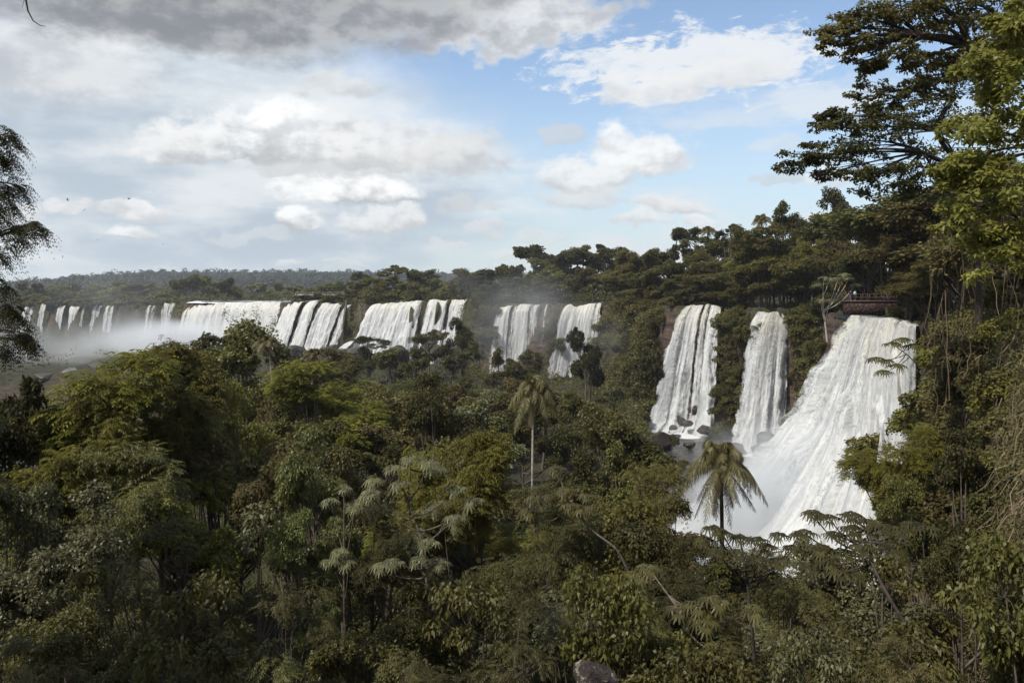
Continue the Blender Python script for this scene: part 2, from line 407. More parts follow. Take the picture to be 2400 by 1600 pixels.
waterfall('smooth cream-tinted curtain waterfall where the river spills over a straight lip', [P(432,722,525), P(470,716,510), P(540,710,507), P(600,708,498), P(664,710,466)], -36, (-.35,-.93), (-.5,-.86),
          [(0,0),(.15,2.2),(.5,5),(1,9)], [(0,.3),(.04,.6),(.07,.35),(.1,.7),(.14,.5),(.18,.85),(.3,1.05),(.6,1.05),(.75,.8),(.85,.7),(.93,.85),(1,.5)], (1.,.8), 240, 60, .7, 3., 8)
for i, (a, b, yt, cv, lb) in enumerate([
    (57,84,718,.55,'thin pale waterfall nearest the dark overhanging branches, far across the gorge'),
    (98,113,709,.6,'small twin waterfall with a foaming ledge on top, far across the gorge'),
    (138,156,717,.75,'narrow white waterfall spreading at its foot, far across the gorge'),
    (163,190,717,.9,'bright waterfall narrowing downwards in a wedge shape on the far cliff'),
    (197,203,717,.5,'single thread of falling water beside the wedge-shaped fall'),
    (220,242,716,.5,'thin waterfall of two threads on the dark far cliff'),
    (248,273,716,.55,'slanting waterfall fanning over a ledge on the dark far cliff'),
    (345,370,716,.45,'faint bundle of water threads beyond the mist bank'),
    (382,416,711,.6,'frothy double waterfall dropping into the mist beside the cream-tinted curtain')]):
    Y = 690.
    for _ in range(6): Y = float(np.interp(-((a+b)/2-1200)/F*Y, [285,330,430,520], [684,694,703,712]))+.3
    bz = -31 if a < 340 else -34
    waterfall(lb, [P(a, yt, Y), P(b, yt, Y)], bz, (-.3,-.95) if i != 3 else (.25,-.95), (-.3,-.95) if i != 3 else (-.45,-.9), [(0,0),(.3,2.5),(1,5)], [(0,cv-.1),(.3,cv),(.5,cv-.25),(.7,cv),(1,cv-.1)], (1,1), 40, 30, .5, 1., 20+i)
waterfall('little cascade tumbling down dark rocks at the foot of the overgrown cliff', [P(1506,885,238), P(1516,885,238)], -29.5, (-.4,-.9), (-.4,-.9), [(0,0),(.5,3),(1,7)], [(0,.4),(.5,.7),(1,.4)], (1,1), 24, 30, .4, .5, 40, .5)
waterfall('short slanting cascade running down beside brown boulders under the stepped fall', [P(815,800,392), P(842,795,392)], -31.5, (-.8,-.6), (-.8,-.6), [(0,0),(.5,7),(1,15)], [(0,.7),(.5,1),(1,.7)], (1,1), 40, 30, .5, .5, 41, .4)
waterfall('narrow white chute showing beneath the twin small trees on the rocks', [P(1025,780,385), P(1050,770,386)], -30, (-.6,-.8), (-.6,-.8), [(0,0),(.5,4),(1,8)], [(0,.7),(.5,1),(1,.7)], (1,1), 40, 30, .5, .5, 42, .3)

#@@PLANTS
# ================================================================== PLANTS
def unit(a): return a/(np.linalg.norm(a, axis=-1, keepdims=True)+1e-9)
def put_leaves(g, rng, cen, rd, n, L, W, squash=.7, up=.6, droop=.3, tint=None, inner=.55):
    M = len(cen)
    c = np.repeat(cen, n, 0); r = np.repeat(np.broadcast_to(rd, (M,)), n)[:, None]
    N = M*n
    d0 = unit(rng.normal(size=(N, 3))+[0, 0, .3])
    p = c+d0*r*(inner+(1-inner)*rng.random((N, 1)))*[1, 1, squash]
    ax = unit(d0*[1, 1, .25]+rng.normal(size=(N, 3))*.55+[0, 0, -droop])
    nm = unit(d0*.6+[0, 0, up]+rng.normal(size=(N, 3))*.45)
    sd = unit(np.cross(ax, nm)); 
    l = L*(.65+.7*rng.random((N, 1))); w = W*(.65+.7*rng.random((N, 1)))
    dn = np.array([0, 0, -1.])*l*.12
    tb = np.repeat(rng.random(M) if tint is None else tint, n)
    t = np.clip(tb*.55+rng.random(N)*.5-.02, 0, 1)
    g.quads(p, p+ax*l*.45+sd*w, p+ax*l+dn, p+ax*l*.45-sd*w, t)
def put_fronds(g, rng, cen, rd, nf, length, K, ll, lw, droop=.75, lift=.45, out=None):
    M = len(cen); N = M*nf
    c = np.repeat(cen, nf, 0); r = np.repeat(np.broadcast_to(rd, (M,)), nf)[:, None]
    a = rng.random(N)*2*np.pi
    h = np.stack([np.cos(a), np.sin(a), 0*a], 1)
    if out is not None: h = unit(h+np.repeat(out, nf, 0)*.8*[1, 1, 0])
    p = c+h*r*.25*rng.random((N, 1))+rng.normal(size=(N, 3))*r*[.22, .22, .2]
    l = length*(.65+.6*rng.random((N, 1))); lf = lift*(.4+rng.random((N, 1))); dp = droop*(.6+.8*rng.random((N, 1)))
    sd = np.cross(h, [0, 0, 1.])
    tb = np.clip(np.repeat(rng.random(M), nf)*.5+rng.random(N)*.5, 0, 1)
    for k in range(K):
        t = (k+.6)/K
        q = p+h*l*t+np.array([0, 0, 1.])*(lf*l*t-dp*l*t*t)
        tg = unit(h*l+np.array([0, 0, 1.])*(lf*l-2*dp*l*t))
        f = ll*(1.1-.9*abs(t-.4))
        for sg in (-1, 1):
            ax = unit(sd*sg*.85+tg*.5+[0, 0, -.35]+rng.normal(size=(N, 3))*.16)
            wv = tg*lw
            g.quads(q-wv*.3, q+ax*f*.5+wv*.5, q+ax*f, q+ax*f*.5-wv*.5, tb)
def curve(a, b, bend, n=7):
    a = np.asarray(a, float); b = np.asarray(b, float); t = np.linspace(0, 1, n)[:, None]
    return a*(1-t)**2+2*(a*.5+b*.5+bend)*t*(1-t)+b*t*t
def lobes_of(rng, R, Hc, n, lr, flat_top=0., low=-.35):
    out = []
    i = 0
    while len(out) < n:
        k = i+.5; i += 1
        z = 1-(1-low)*((k*.618034) % 1)
        th = k*2.39996+rng.normal()*.35
        q = math.sqrt(max(0, 1-z*z))
        f = .42+.5*rng.random()**.9
        c = np.array([q*math.cos(th)*R*f*1.12, q*math.sin(th)*R*f*1.12, (z*(1-flat_top)+flat_top*.55*rng.random())*Hc*.5*f*1.15])
        out.append((c, R*(lr[0]+(lr[1]-lr[0])*rng.random())))
    return out
PROTO = {}
def make_tree(key, seed, H, R, Hc, nl, nc, n, L, W, lr=(.3, .52), squash=.72, mode='leaf', trunk=None, cflat=.75, crad=.36, bark=BARK, forks=3, flat_top=0., low=-.35, bare=.0, droop=.3, fr=None, twigs=True, up=.6):
    rng = np.random.default_rng(seed)
    g = Geo(); wd = Geo()
    cz = H-Hc*.5
    lob = lobes_of(rng, R, Hc, nl, lr, flat_top, low)
    tr = trunk or R*.055
    lean = rng.normal(size=2)*R*.06
    fork = np.array([lean[0], lean[1], max(cz-Hc*.42, H*.12)])
    tp = np.array([[0, 0, -9.], [0, 0, 0], [lean[0]*.3, lean[1]*.5, fork[2]*.5], fork])
    wd.tube(tp, [tr*1.25, tr*1.15, tr*.95, tr*.8], 7)
    lead = curve(fork, [lean[0]*1.5, lean[1]*1.5, cz+Hc*.25], rng.normal(size=3)*R*.07)
    wd.tube(lead, np.linspace(tr*.7, tr*.2, 7), 6)
    for c, r in lob:
        cc = c+[0, 0, cz]
        k = rng.integers(0, 4); st = lead[k]
        b = curve(st, cc, np.array([c[0]*.12, c[1]*.12, -R*.08])+rng.normal(size=3)*R*.06)
        wd.tube(b, np.linspace(tr*.45, tr*.1, 7), 5)
        u = unit(rng.normal(size=(nc, 3))+unit(c*[1, 1, .8])*.75+[0, 0, .35])
        ce = cc+u*r*(.62+.36*rng.random((nc, 1)))*[1, 1, squash]
        keep = rng.random(nc) > bare
        ce = ce[keep]
        if twigs:
            for e in ce[:: (1 if len(ce) < 10 else 2)]:
                wd.tube(curve(cc-[0, 0, r*.15], e, rng.normal(size=3)*r*.1, 4), [tr*.09, tr*.07, tr*.05, tr*.03], 3)
        rr = r*crad*(.75+.5*rng.random(len(ce)))
        if mode == 'leaf': put_leaves(g, rng, ce, rr, n, L, W, cflat, up, droop)
        else: put_fronds(g, rng, ce, rr*1.2, n, *fr, out=unit(ce-cc))
    PROTO[key] = (g.mesh('crown', LM['olive']), wd.mesh('trunk', bark, True), H, R)
for i in range(3):
    make_tree(f'nb{i}', 100+i, 10, 3.2, 9.3, 24, 15, 130, .135, .042, lr=(.17, .44), crad=.4, low=-.65)
for i in range(2):
    make_tree(f'nl{i}', 120+i, 10, 3.2, 8., 19, 13, 90, .18, .052, lr=(.17, .44), crad=.42, droop=.5)
for i in range(3):
    make_tree(f'no{i}', 140+i, 11, 3., 10, 15, 11, 70, .24, .062, lr=(.2, .46), crad=.44, bare=.2, droop=.7, cflat=.6, bark=BARK, low=-.75)
for i in range(2):
    make_tree(f'np{i}', 150+i, 11, 3.2, 9.8, 17, 11, 11, 0, 0, lr=(.2, .46), mode='frond', fr=(.55, 7, .17, .05, .6, .3), crad=.45, bare=.12, low=-.7)
for i in range(4):
    make_tree(f'mb{i}', 200+i, 14, 5, 12.5, 22, 13, 60, .34, .12, lr=(.16, .44), crad=.4, bare=.1)
for i in range(2):
    make_tree(f'mt{i}', 230+i, 16, 3.8, 14, 18, 12, 60, .34, .12, lr=(.24, .46), crad=.38, bare=.15)
for i in range(4):
    make_tree(f'fb{i}', 300+i, 14, 6, 13, 22, 11, 34, .75, .29, lr=(.16, .42), crad=.4, bare=.1, twigs=False)
for i in range(3):
    make_tree(f'nf{i}', 400+i, 11, 3.8, 7, 15, 12, 15, 0, 0, lr=(.28, .5), mode='frond', fr=(.85, 6, .24, .085), crad=.42)
for i in range(2):
    make_tree(f'df{i}', 440+i, 15, 5.6, 10.5, 34, 14, 12, 0, 0, lr=(.2, .36), mode='frond', fr=(.95, 6, .34, .12, .55, .45), crad=.5, low=-.4)
for i in range(2):
    make_tree(f'mf{i}', 420+i, 14, 5, 8, 17, 12, 13, 0, 0, lr=(.26, .46), mode='frond', fr=(1.3, 5, .42, .17), crad=.42)
for i in range(3):
    make_tree(f'mu{i}', 500+i, 19, 6.2, 8.5, 15, 11, 58, .38, .14, lr=(.22, .42), squash=.36, cflat=.42, crad=.42, flat_top=.35, low=-.25, bare=.15, trunk=.3)
for i in range(3):
    make_tree(f'fu{i}', 520+i, 20, 7, 9.5, 15, 10, 30, .85, .34, lr=(.22, .42), squash=.36, cflat=.42, crad=.42, flat_top=.35, low=-.25, bare=.1, trunk=.34)
for i in range(3):
    make_tree(f'sb{i}', 600+i, 2.6, 2, 3.6, 10, 11, 62, .2, .07, lr=(.32, .6), crad=.42, low=-.7, trunk=.06)
for i in range(2):
    make_tree(f'fs{i}', 620+i, 5, 4, 6, 10, 9, 26, .8, .32, lr=(.32, .6), crad=.42, low=-.6, trunk=.1, twigs=False)

def make_palm(key, seed, H, nf=22, fl=3., tr=.13, dead=5, pale=True, droopy=1.):
    rng = np.random.default_rng(seed); g = Geo(); wd = Geo(); dd = Geo()
    bx, by = rng.normal(size=2)*.3
    tz = np.linspace(-6, H, 34); tt = np.clip(tz/H, 0, 1)
    rr = tr*(1.15-.25*tt)*(1+.05*np.sin(tz*9))
    wd.tube(np.stack([bx*tt*tt, by*tt*tt, tz], 1), rr, 9)
    top = np.array([bx, by, H])
    def frond(gg, a, elev, l, dp, K=54, ll=.8, tint=.5):
        h = np.array([math.cos(a), math.sin(a), 0]); t = np.linspace(0, 1, 12)[:, None]
        sp = top+h*l*(t*math.cos(elev))+np.array([0, 0, 1.])*(l*(math.sin(elev)*t-dp*t**2.2))+np.array([0, 0, .1])
        gg.tube(sp, np.linspace(.035, .008, 12), 4, .2)
        tk = np.linspace(.14, .99, K); q = np.stack([np.interp(tk, t[:, 0], sp[:, k]) for k in range(3)], 1)
        tg = unit(np.gradient(q, axis=0)); sd = unit(np.cross(tg, [0, 0, 1.])+1e-6)
        L = ll*(np.sin(np.clip(tk*1.05, 0, 1)*np.pi)**.5*.8+.25)[:, None]
        for sg in (-1, 1):
            for rep in range(2):
                ax = unit(sd*sg*(.8-.25*rep)+tg*.55+np.array([0, 0, -.35-.4*rep])+rng.normal(size=(K, 3))*.2)
                w = tg*.022
                m = q+ax*L*.5; e = q+ax*L+np.array([0, 0, -1.])*L*.38*droopy
                tn = np.clip(tint+rng.normal(size=K)*.18, 0, 1)
                gg.quads(q-w, q+w, m+w*1.1, m-w*1.1, tn); gg.quads(m-w*1.1, m+w*1.1, e+w*.2, e-w*.2, tn)
    for i in range(nf):
        f = i/nf; a = i*2.39996+rng.normal()*.15
        frond(g, a, rad(84-72*f+rng.normal()*6), fl*(.85+.3*rng.random()), (.5+.5*f)*droopy, tint=.35+.5*rng.random())
    for i in range(dead):
        frond(dd, i*2.4+rng.random(), rad(-35-45*rng.random()), fl*(.6+.35*rng.random()), .4, 36, .6)
    g.tube([top+[.02,0,0], top+[.05,.05,1.3]], [.05, .01], 5, .6)
    PROTO[key] = (g.mesh('crown', LM['palm']), wd.mesh('trunk', BARKP if pale else BARKD, True), H, fl, dd.mesh('dead_fronds', LM['dry']) if dead else None)
make_palm('palm0', 1, 11, 27, 3.6, .15, 12, False, 1.1)
make_palm('palm1', 2, 13, 24, 3.1, .14, 4, True, 1.1)
make_palm('palm2', 3, 12, 16, 2.6, .13, 4, True, 1.1)

# ---- cecropia: bare candelabra limbs with rosettes of big lobed leaves at the tips
def palmate(g, rng, pos, nrm, axis, size, tint):
    nl = 9
    n = unit(np.array(nrm)); a0 = unit(np.array(axis)-n*np.dot(axis, n)); b0 = np.cross(n, a0)
    for k in range(nl):
        th = (k-(nl-1)/2)/(nl-1)*2*2.35
        d = a0*math.cos(th)+b0*math.sin(th)
        l = size*(.62-.17*abs(th)/2.35)*(1+rng.normal()*.05); s = np.cross(n, d)*size*.07
        dz = np.array([0, 0, -1.])
        p0 = pos; p1 = pos+d*l*.55+n*l*.03; p2 = pos+d*l+dz*l*.42
        A = lambda x: np.array([x])
        g.quads(A(p0-s*.25), A(p0+s*.25), A(p1+s), A(p1-s), tint)
        g.quads(A(p1-s), A(p1+s), A(p2+s*.35), A(p2-s*.35), tint)
def cecropia(name, label, limbs, trunk, size=.55, mat='grey', bark=BARK, r0=.06, seed=0, nleaf=8, group='cecropias with big lobed leaves'):
    """trunk: world points from base up; limbs: [(start index on trunk path fraction, tip point)]"""
    rng = np.random.default_rng(seed); g = Geo(); wd = Geo(); size = size*.78
    trunk = np.array(trunk, float)
    base = trunk[0].copy(); T = trunk-base
    t = np.linspace(0, 1, len(T)); tt = np.linspace(0, 1, 24)
    sp = np.stack([np.interp(tt, t, T[:, k]) for k in range(3)], 1)
    for _ in range(2): sp[1:-1] = (sp[:-2]+sp[1:-1]*2+sp[2:])/4
    wd.tube(sp, np.linspace(r0, r0*.35, 24), 7)
    tips = []
    for f, tip in limbs:
        st = sp[int(round(f*23))]; tip = np.array(tip)-base
        if np.linalg.norm(tip-st) > .12:
            wd.tube(curve(st, tip, np.array([0, 0, -.22])*np.linalg.norm(tip-st)+rng.normal(size=3)*.08, 9), np.linspace(r0*.5, r0*.26, 9), 6)
        tips.append(tip)
    for tip in tips:
        for i in range(nleaf):
            a = i*2.39996+rng.random()*.6; f = (i+.5)/nleaf
            out = np.array([math.cos(a), math.sin(a), 0.])
            pl = size*(.45+.5*f)
            q = tip+out*pl*(.35+.65*f)+np.array([0, 0, .42-.5*f])*pl
            wd.tube([tip, tip+(q-tip)*.5+[0, 0, .05], q], [.012, .01, .008], 3)
            palmate(g, rng, q, np.array([0, 0, 1.])+out*.35+rng.normal(size=3)*.15, out, size*(.8+.4*rng.random()), float(np.clip(.5+rng.normal()*.25, 0, 1)))
    root = thing(name, label, 'tree', base, group)
    link('crown', g.mesh('crown', LM[mat]), root); link('trunk', wd.mesh('trunk', bark, True), root)
    return root

# ---- tree whose limbs reach chosen points (overhanging sprays)
def spray_tree(name, label, base, knots, tips, leaf=(.2, .07), n=60, nc=9, mat='dark', squash=.32, mode='leaf', fr=None, r0=.25, seed=0, bark=BARKD, cat='tree', sub=5):
    """knots: fork points; tips: (knot index, point, radius)"""
    rng = np.random.default_rng(seed); g = Geo(); wd = Geo()
    base = np.array(base, float); kn = [np.array(k)-base for k in knots]
    prev = np.zeros(3)
    for i, k in enumerate(kn):
        if i == 0: wd.tube(curve([0, 0, -2.], k, rng.normal(size=3)*.15, 10), np.linspace(r0, r0*.72, 10), 8)
        else: wd.tube(curve(kn[i-1] if np.linalg.norm(kn[i-1]-k) < np.linalg.norm(kn[0]-k) else kn[0], k, rng.normal(size=3)*.3+[0, 0, .2], 10), np.linspace(r0*.7, r0*.4, 10), 7)
    for ki, p, R in tips:
        p = np.array(p)-base; st = kn[ki]; D = np.linalg.norm(p-st)
        b = curve(st, p, np.array([0, 0, D*.10])+rng.normal(size=3)*D*.05, 12)
        wd.tube(b, np.linspace(r0*.34, r0*.05, 12), 6)
        hd = unit((p-st)*[1, 1, .15])
        ce = []
        for s_ in range(sub*2):
            t0 = b[5+rng.integers(0, 7)]; 
            e = p+np.array([rng.normal()*R*.62, rng.normal()*R*.62, rng.normal()*R*(.22 if mode == 'leaf' else .5)])
            wd.tube(curve(t0, e, np.array([0, 0, R*.12])+rng.normal(size=3)*R*.08, 6), np.linspace(r0*.08, r0*.025, 6), 4)
            for q in range(max(1, nc//sub)): ce.append(e+rng.normal(size=3)*R*[.2, .2, .09])
        ce = np.array(ce)
        rr = R*.24*(.7+.6*rng.random(len(ce)))
        if mode == 'leaf': put_leaves(g, rng, ce, rr, n, leaf[0], leaf[1], squash, .7, .25)
        else: put_fronds(g, rng, ce, rr, n, *fr, out=np.repeat(hd[None], len(ce), 0))
    root = thing(name, label, cat, base)
    link('crown', g.mesh('crown', LM[mat]), root); link('trunk', wd.mesh('trunk', bark, True), root)
    return root

# ---- placing -----------------------------------------------------------------
PLACED = []           # (root, kind, look, region, px)
rnd = random.Random(11)
KINDNAME = {'nb':'broadleaf_tree','nl':'broadleaf_tree','no':'open_crowned_tree','np':'pinnate_tree','mb':'broadleaf_tree','mt':'broadleaf_tree','fb':'broadleaf_tree','nf':'feathery_tree','mf':'feathery_tree','df':'feathery_tree','mu':'umbrella_tree','fu':'umbrella_tree','sb':'shrub','fs':'shrub','pa':'palm_tree'}
def place(key, top, R, mat, label=None, region=None, look=None, group=None, hs=None, yaw=None, name=None, sx=1.):
    pr = PROTO[key]; s = R/pr[3]
    x, y, z = top
    base = gz(x, y)
    k = key[:2]
    sz = hs if hs else s if k in ('pa', 'sb', 'fs') else float(np.clip((z-base)/pr[2], .75*s, 1.75*s)); nm = name or KINDNAME[k]
    root = link(nm, None, None, (x, y, z-pr[2]*sz))
    tl = 0 if k in ('pa', 'sb', 'fs') else .07
    root.scale = (s*sx*rnd.uniform(.88, 1.12), s*rnd.uniform(.88, 1.12), sz); root.rotation_euler = (rnd.uniform(-tl, tl), rnd.uniform(-tl, tl), rnd.random()*6.28 if yaw is None else yaw)
    root['category'] = 'shrub' if k in ('sb', 'fs') else 'palm' if k == 'pa' else 'tree'
    root.empty_display_size = .5
    c = link('crown', pr[0], root)
    if mat:
        c.material_slots[0].link = 'OBJECT'; c.material_slots[0].material = LM[mat]
    link('trunk', pr[1], root)
    if k == 'pa' and pr[4]: link('dead_fronds', pr[4], root)
    if label:
        root['label'] = label
        if group: root['group'] = group
    else: PLACED.append((root, nm, look, region, group, x/y))
    return root
def pick(*a): return rnd.choice(a)
LOOK = {'dark':'dark green','olive':'olive green','yellow':'yellow green','feather':'yellowish green','grey':'grey green','brown':'brownish','shade':'blackish green','fresh':'bright green'}
def auto(key, top, R, mat, region, shape=None, group=None, **k):
    nm = {'fb':'round','mb':'bushy','nb':'leafy','nl':'large-leaved','no':'open-crowned','np':'fine-leaved','mt':'tall narrow','nf':'feathery','mf':'feathery','df':'feathery','mu':'flat-topped','fu':'flat-topped','sb':'low','fs':'low'}[key[:2]]
    place(key, top, R, mat, None, region, f"{nm} {LOOK[mat]} {'shrub' if key[:2] in ('sb','fs') else 'tree'}", group or f"trees {region}", **k)

# -- key trees of the valley forest (display px, depth)
def K(key, dx, dy, Y, R, mat, label, **k): return place(key, PD(dx, dy, Y), R, mat, label, **k)
K('df0', 240, 836, 50, 5.9, 'feather', 'big drooping feathery yellow-green tree rising against the misty gorge')
K('df1', 375, 832, 54, 4.6, 'feather', 'feathery olive tree joined to the big drooping one, slightly darker and thinner')
K('df1', 170, 935, 46, 3.8, 'feather', 'lower feathery tree tucked under the big drooping yellow-green tree')
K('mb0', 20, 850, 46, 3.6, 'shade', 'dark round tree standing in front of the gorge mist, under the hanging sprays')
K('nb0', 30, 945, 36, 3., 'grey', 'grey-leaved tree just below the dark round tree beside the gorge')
K('mu0', 462, 754, 112, 5.8, 'dark', 'thin open flat-topped tree with bare forked limbs before the white curtain fall')
K('mb1', 560, 750, 108, 7., 'olive', 'dense round olive tree next to the open flat-topped tree with bare limbs')
K('mb2', 645, 785, 118, 6., 'olive', 'smaller bushy tree hugging the little dark-stemmed palm')
K('palm2', 628, 786, 100, 2.4, None, 'little palm with a thin dark stem beside the dense round olive tree', hs=.75)
K('mf0', 735, 806, 135, 5., 'olive', 'soft feathery green tree at the foot of the stepped waterfall')
K('palm2', 716, 812, 128, 3., None, 'grey drooping palm half buried in trees below the stepped waterfall', hs=.7)
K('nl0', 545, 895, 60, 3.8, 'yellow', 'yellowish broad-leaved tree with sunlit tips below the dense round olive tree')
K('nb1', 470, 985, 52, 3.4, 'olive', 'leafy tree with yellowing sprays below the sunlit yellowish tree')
K('df0', 745, 846, 78, 5.8, 'feather', 'wide feathery olive tree with pale forked branches showing through its crown', )
K('nl1', 1005, 868, 66, 3.6, 'dark', 'dark tree with clustered broad leaves rising mid valley before the cecropia')
K('mt0', 1118, 885, 88, 3.4, 'grey', 'thin grey-green tree with fine twigs right beside the tall pale-stemmed palm')
K('palm1', 1222, 905, 70, 2.35, None, 'tall slender palm with a pale straight stem and shaggy drooping crown', hs=1.12)
K('palm0', 1660, 1072, 56, 3.3, None, 'big shaggy palm with drooping dull fronds silhouetted on the white spray', hs=1.0, yaw=.6)
K('fresh0' if 'fresh0' in PROTO else 'nl1', 738, 990, 34, 1.75, 'fresh', 'bright light-green tree with small glossy leaves and a slim dark stem')
K('nb2', 720, 1150, 32, 1.5, 'fresh', 'pale leafy lower storey around the slim dark stem under the bright light-green crown')
K('df1', 1110, 1035, 38, 3., 'feather', 'golden-green feathery tree behind the cecropia with white-backed leaves')
K('nf2', 985, 1045, 42, 2.6, 'feather', 'feathery golden-green crown peeking out just behind the cecropia top')
K('mb3', 1378, 950, 78, 3.5, 'olive', 'broad rounded tree at the edge of the dark pool')
K('mb1', 1325, 1045, 66, 2.7, 'dark', 'dim rounded tree between the two palms of the valley floor')
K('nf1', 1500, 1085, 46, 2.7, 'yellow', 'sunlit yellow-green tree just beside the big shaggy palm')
K('nb0', 1545, 1150, 40, 2.2, 'olive', 'leafy olive tree filling the gap under the sunlit yellow-green tree')
K('mb2', 1412, 1020, 64, 2.6, 'olive', 'olive tree between the broad rounded tree and the sunlit yellow-green one')
K('nl0', 1480, 1345, 19, 1.9, 'olive', 'bushy yellow-green tree with long leaflets above the pale boulder')
K('df0', 2085, 985, 52, 3.4, 'feather', 'layered feathery tree leaning out before the largest waterfall')
K('nl1', 2205, 1000, 40, 2.5, 'dark', 'dark glossy tree with hanging leaves beside the bare cliff rock')
K('nb1', 2130, 1130, 38, 2., 'olive', 'olive tree under the layered feathery tree that leans before the largest waterfall')
K('nl0', 2340, 1290, 13, 1.5, 'olive', 'hanging long-leaved mango-like tree poking in beside the cliff foot')

for dx, dy, Y, R_, m_, lb in ((1690,1285,41,2.1,'olive','leafy olive tree straight below the trunk of the big shaggy palm'),(1755,1300,36,1.8,'dark','dark leafy tree between the big shaggy palm and the slanting cecropia'),(1632,1275,43,2.1,'dark','dark leafy tree at the base of the big shaggy palm, facing the valley'),(1820,1330,32,1.7,'olive','small olive tree behind the row of lobed cecropia leaves')):
    K('nb%d' % (dx % 3), dx, dy, Y, R_, m_, lb)
# -- cecropias
def wp(dx, dy, Y): return PD(dx, dy, Y)
cecropia('cecropia_tree', 'slender cecropia with silvery drooping lobed leaves in the middle of the dark valley',
    [(1,wp(945,1052,25)),(.82,wp(905,1075,25.3)),(.84,wp(985,1062,24.6)),(.7,wp(862,1105,25)),(.62,wp(850,1140,24.5)),(.74,wp(1045,1122,25)),(.6,wp(1085,1150,25)),(.95,wp(1000,1075,25.4)),(.8,wp(920,1110,24.8)),
     (.42,wp(985,1245,24.2)),(.4,wp(965,1285,24)),(.4,wp(1010,1290,24.2)),(.38,wp(905,1290,24)),(.36,wp(880,1300,24.5)),(.5,wp(1045,1190,24.6))],
    [wp(1000,1600,24.5),wp(990,1400,24.5),wp(975,1300,24.6),wp(965,1220,24.8),wp(935,1170,25),wp(945,1052,25)], .5, 'grey', BARK, .06, 3)
cecropia('cecropia_tree', 'low cecropia branches with lobed leaves spreading around the bright light-green tree',
    [(1,wp(790,1120,29)),(.8,wp(830,1150,29)),(.7,wp(760,1150,29)),(.6,wp(815,1165,28.6)),(.5,wp(780,1265,28)),(.4,wp(800,1290,28)),(.45,wp(760,1290,28.4)),(.9,wp(850,1130,29.2))],
    [wp(800,1560,28),wp(790,1400,28),wp(790,1280,28.4),wp(790,1120,29)], .5, 'grey', BARK, .05, 4)
cecropia('cecropia_tree', 'leaning cecropia with a pale bent limb and three leafy umbrellas',
    [(1,wp(1280,1075,31)),(.8,wp(1300,1125,30)),(.75,wp(1265,1140,30)),(.5,wp(1345,1140,30)),(.45,wp(1325,1165,29.6)),(.45,wp(1360,1165,29.6)),(.7,wp(1230,1145,30)),(.65,wp(1215,1175,30)),(.7,wp(1310,1160,29.6)),(.6,wp(1235,1200,30))],
    [wp(1450,1330,29),wp(1420,1260,29),wp(1360,1220,29.4),wp(1310,1160,29.8),wp(1290,1110,30.5),wp(1280,1075,31)], .55, 'olive', BARK, .05, 5)
cecropia('cecropia_tree', 'dark-stemmed slanting cecropia whose glossy lobed leaves overlap the foot of the largest waterfall',
    [(1,wp(1990,1200,22)),(.95,wp(1960,1215,22)),(.8,wp(1920,1230,22)),(.75,wp(1885,1260,22)),(.75,wp(1905,1190,23)),(.7,wp(1868,1180,23.5)),(.6,wp(1850,1225,23)),(.7,wp(1940,1270,21.6)),(.65,wp(1900,1290,21.6)),(.9,wp(2030,1210,21.6)),(.85,wp(2070,1220,21.2)),(.8,wp(2100,1205,21.4)),(.72,wp(2055,1255,21)),(.7,wp(1985,1260,21)),(.62,wp(1930,1315,21)),(.62,wp(1975,1310,21)),(.9,wp(1955,1185,22.6)),(.8,wp(2130,1215,21)),(.6,wp(1865,1300,22))],
    [wp(2190,1620,19),wp(2110,1480,19.5),wp(2040,1370,20),wp(2000,1290,20.6),wp(2000,1240,21.4),wp(1990,1200,22)], .52, 'dark', BARKD, .065, 6)
cecropia('cecropia_tree', 'cecropia with lobed leaves in a row beneath the big shaggy palm',
    [(1,wp(1700,1235,26)),(.8,wp(1660,1225,26)),(.8,wp(1640,1215,26)),(.75,wp(1740,1240,26)),(.75,wp(1760,1255,26)),(.7,wp(1790,1230,27)),(.65,wp(1820,1260,26.6)),(.6,wp(1690,1270,25)),(.6,wp(1650,1265,25)),(.6,wp(1740,1285,25)),(.7,wp(1620,1240,26.4)),(.55,wp(1790,1290,25.6)),(.6,wp(1835,1230,27))],
    [wp(1740,1600,25),wp(1725,1420,25),wp(1715,1320,25.4),wp(1700,1235,26)], .52, 'dark', BARKD, .07, 7)
cecropia('cecropia_tree', 'young cecropia with a few large pale lobed leaves above the bushy yellow-green tree',
    [(1,wp(1490,1305,22)),(.9,wp(1465,1320,22)),(.8,wp(1600,1390,19.5)),(.8,wp(1625,1400,19.5)),(.7,wp(1560,1400,19.6)),(.6,wp(1640,1380,19.4)),(.6,wp(1615,1430,19)),(.5,wp(1655,1490,18)),(.55,wp(1730,1400,20))],
    [wp(1620,1600,19),wp(1590,1480,19.4),wp(1560,1400,20),wp(1490,1305,22)], .5, 'olive', BARK, .05, 8)
cecropia('cecropia_tree', 'cecropia branch with round lobed leaves jutting from the cliff over the white water',
    [(1,wp(2050,790,82)),(.9,wp(2075,780,82)),(.8,wp(2035,830,82)),(.7,wp(2030,855,81)),(.8,wp(2095,795,82)),(.6,wp(2060,840,81)),(.7,wp(2015,825,82))],
    [wp(2150,880,80),wp(2110,840,81),wp(2085,815,81.5),wp(2050,790,82)], 1.25, 'dark', BARKD, .09, 9)
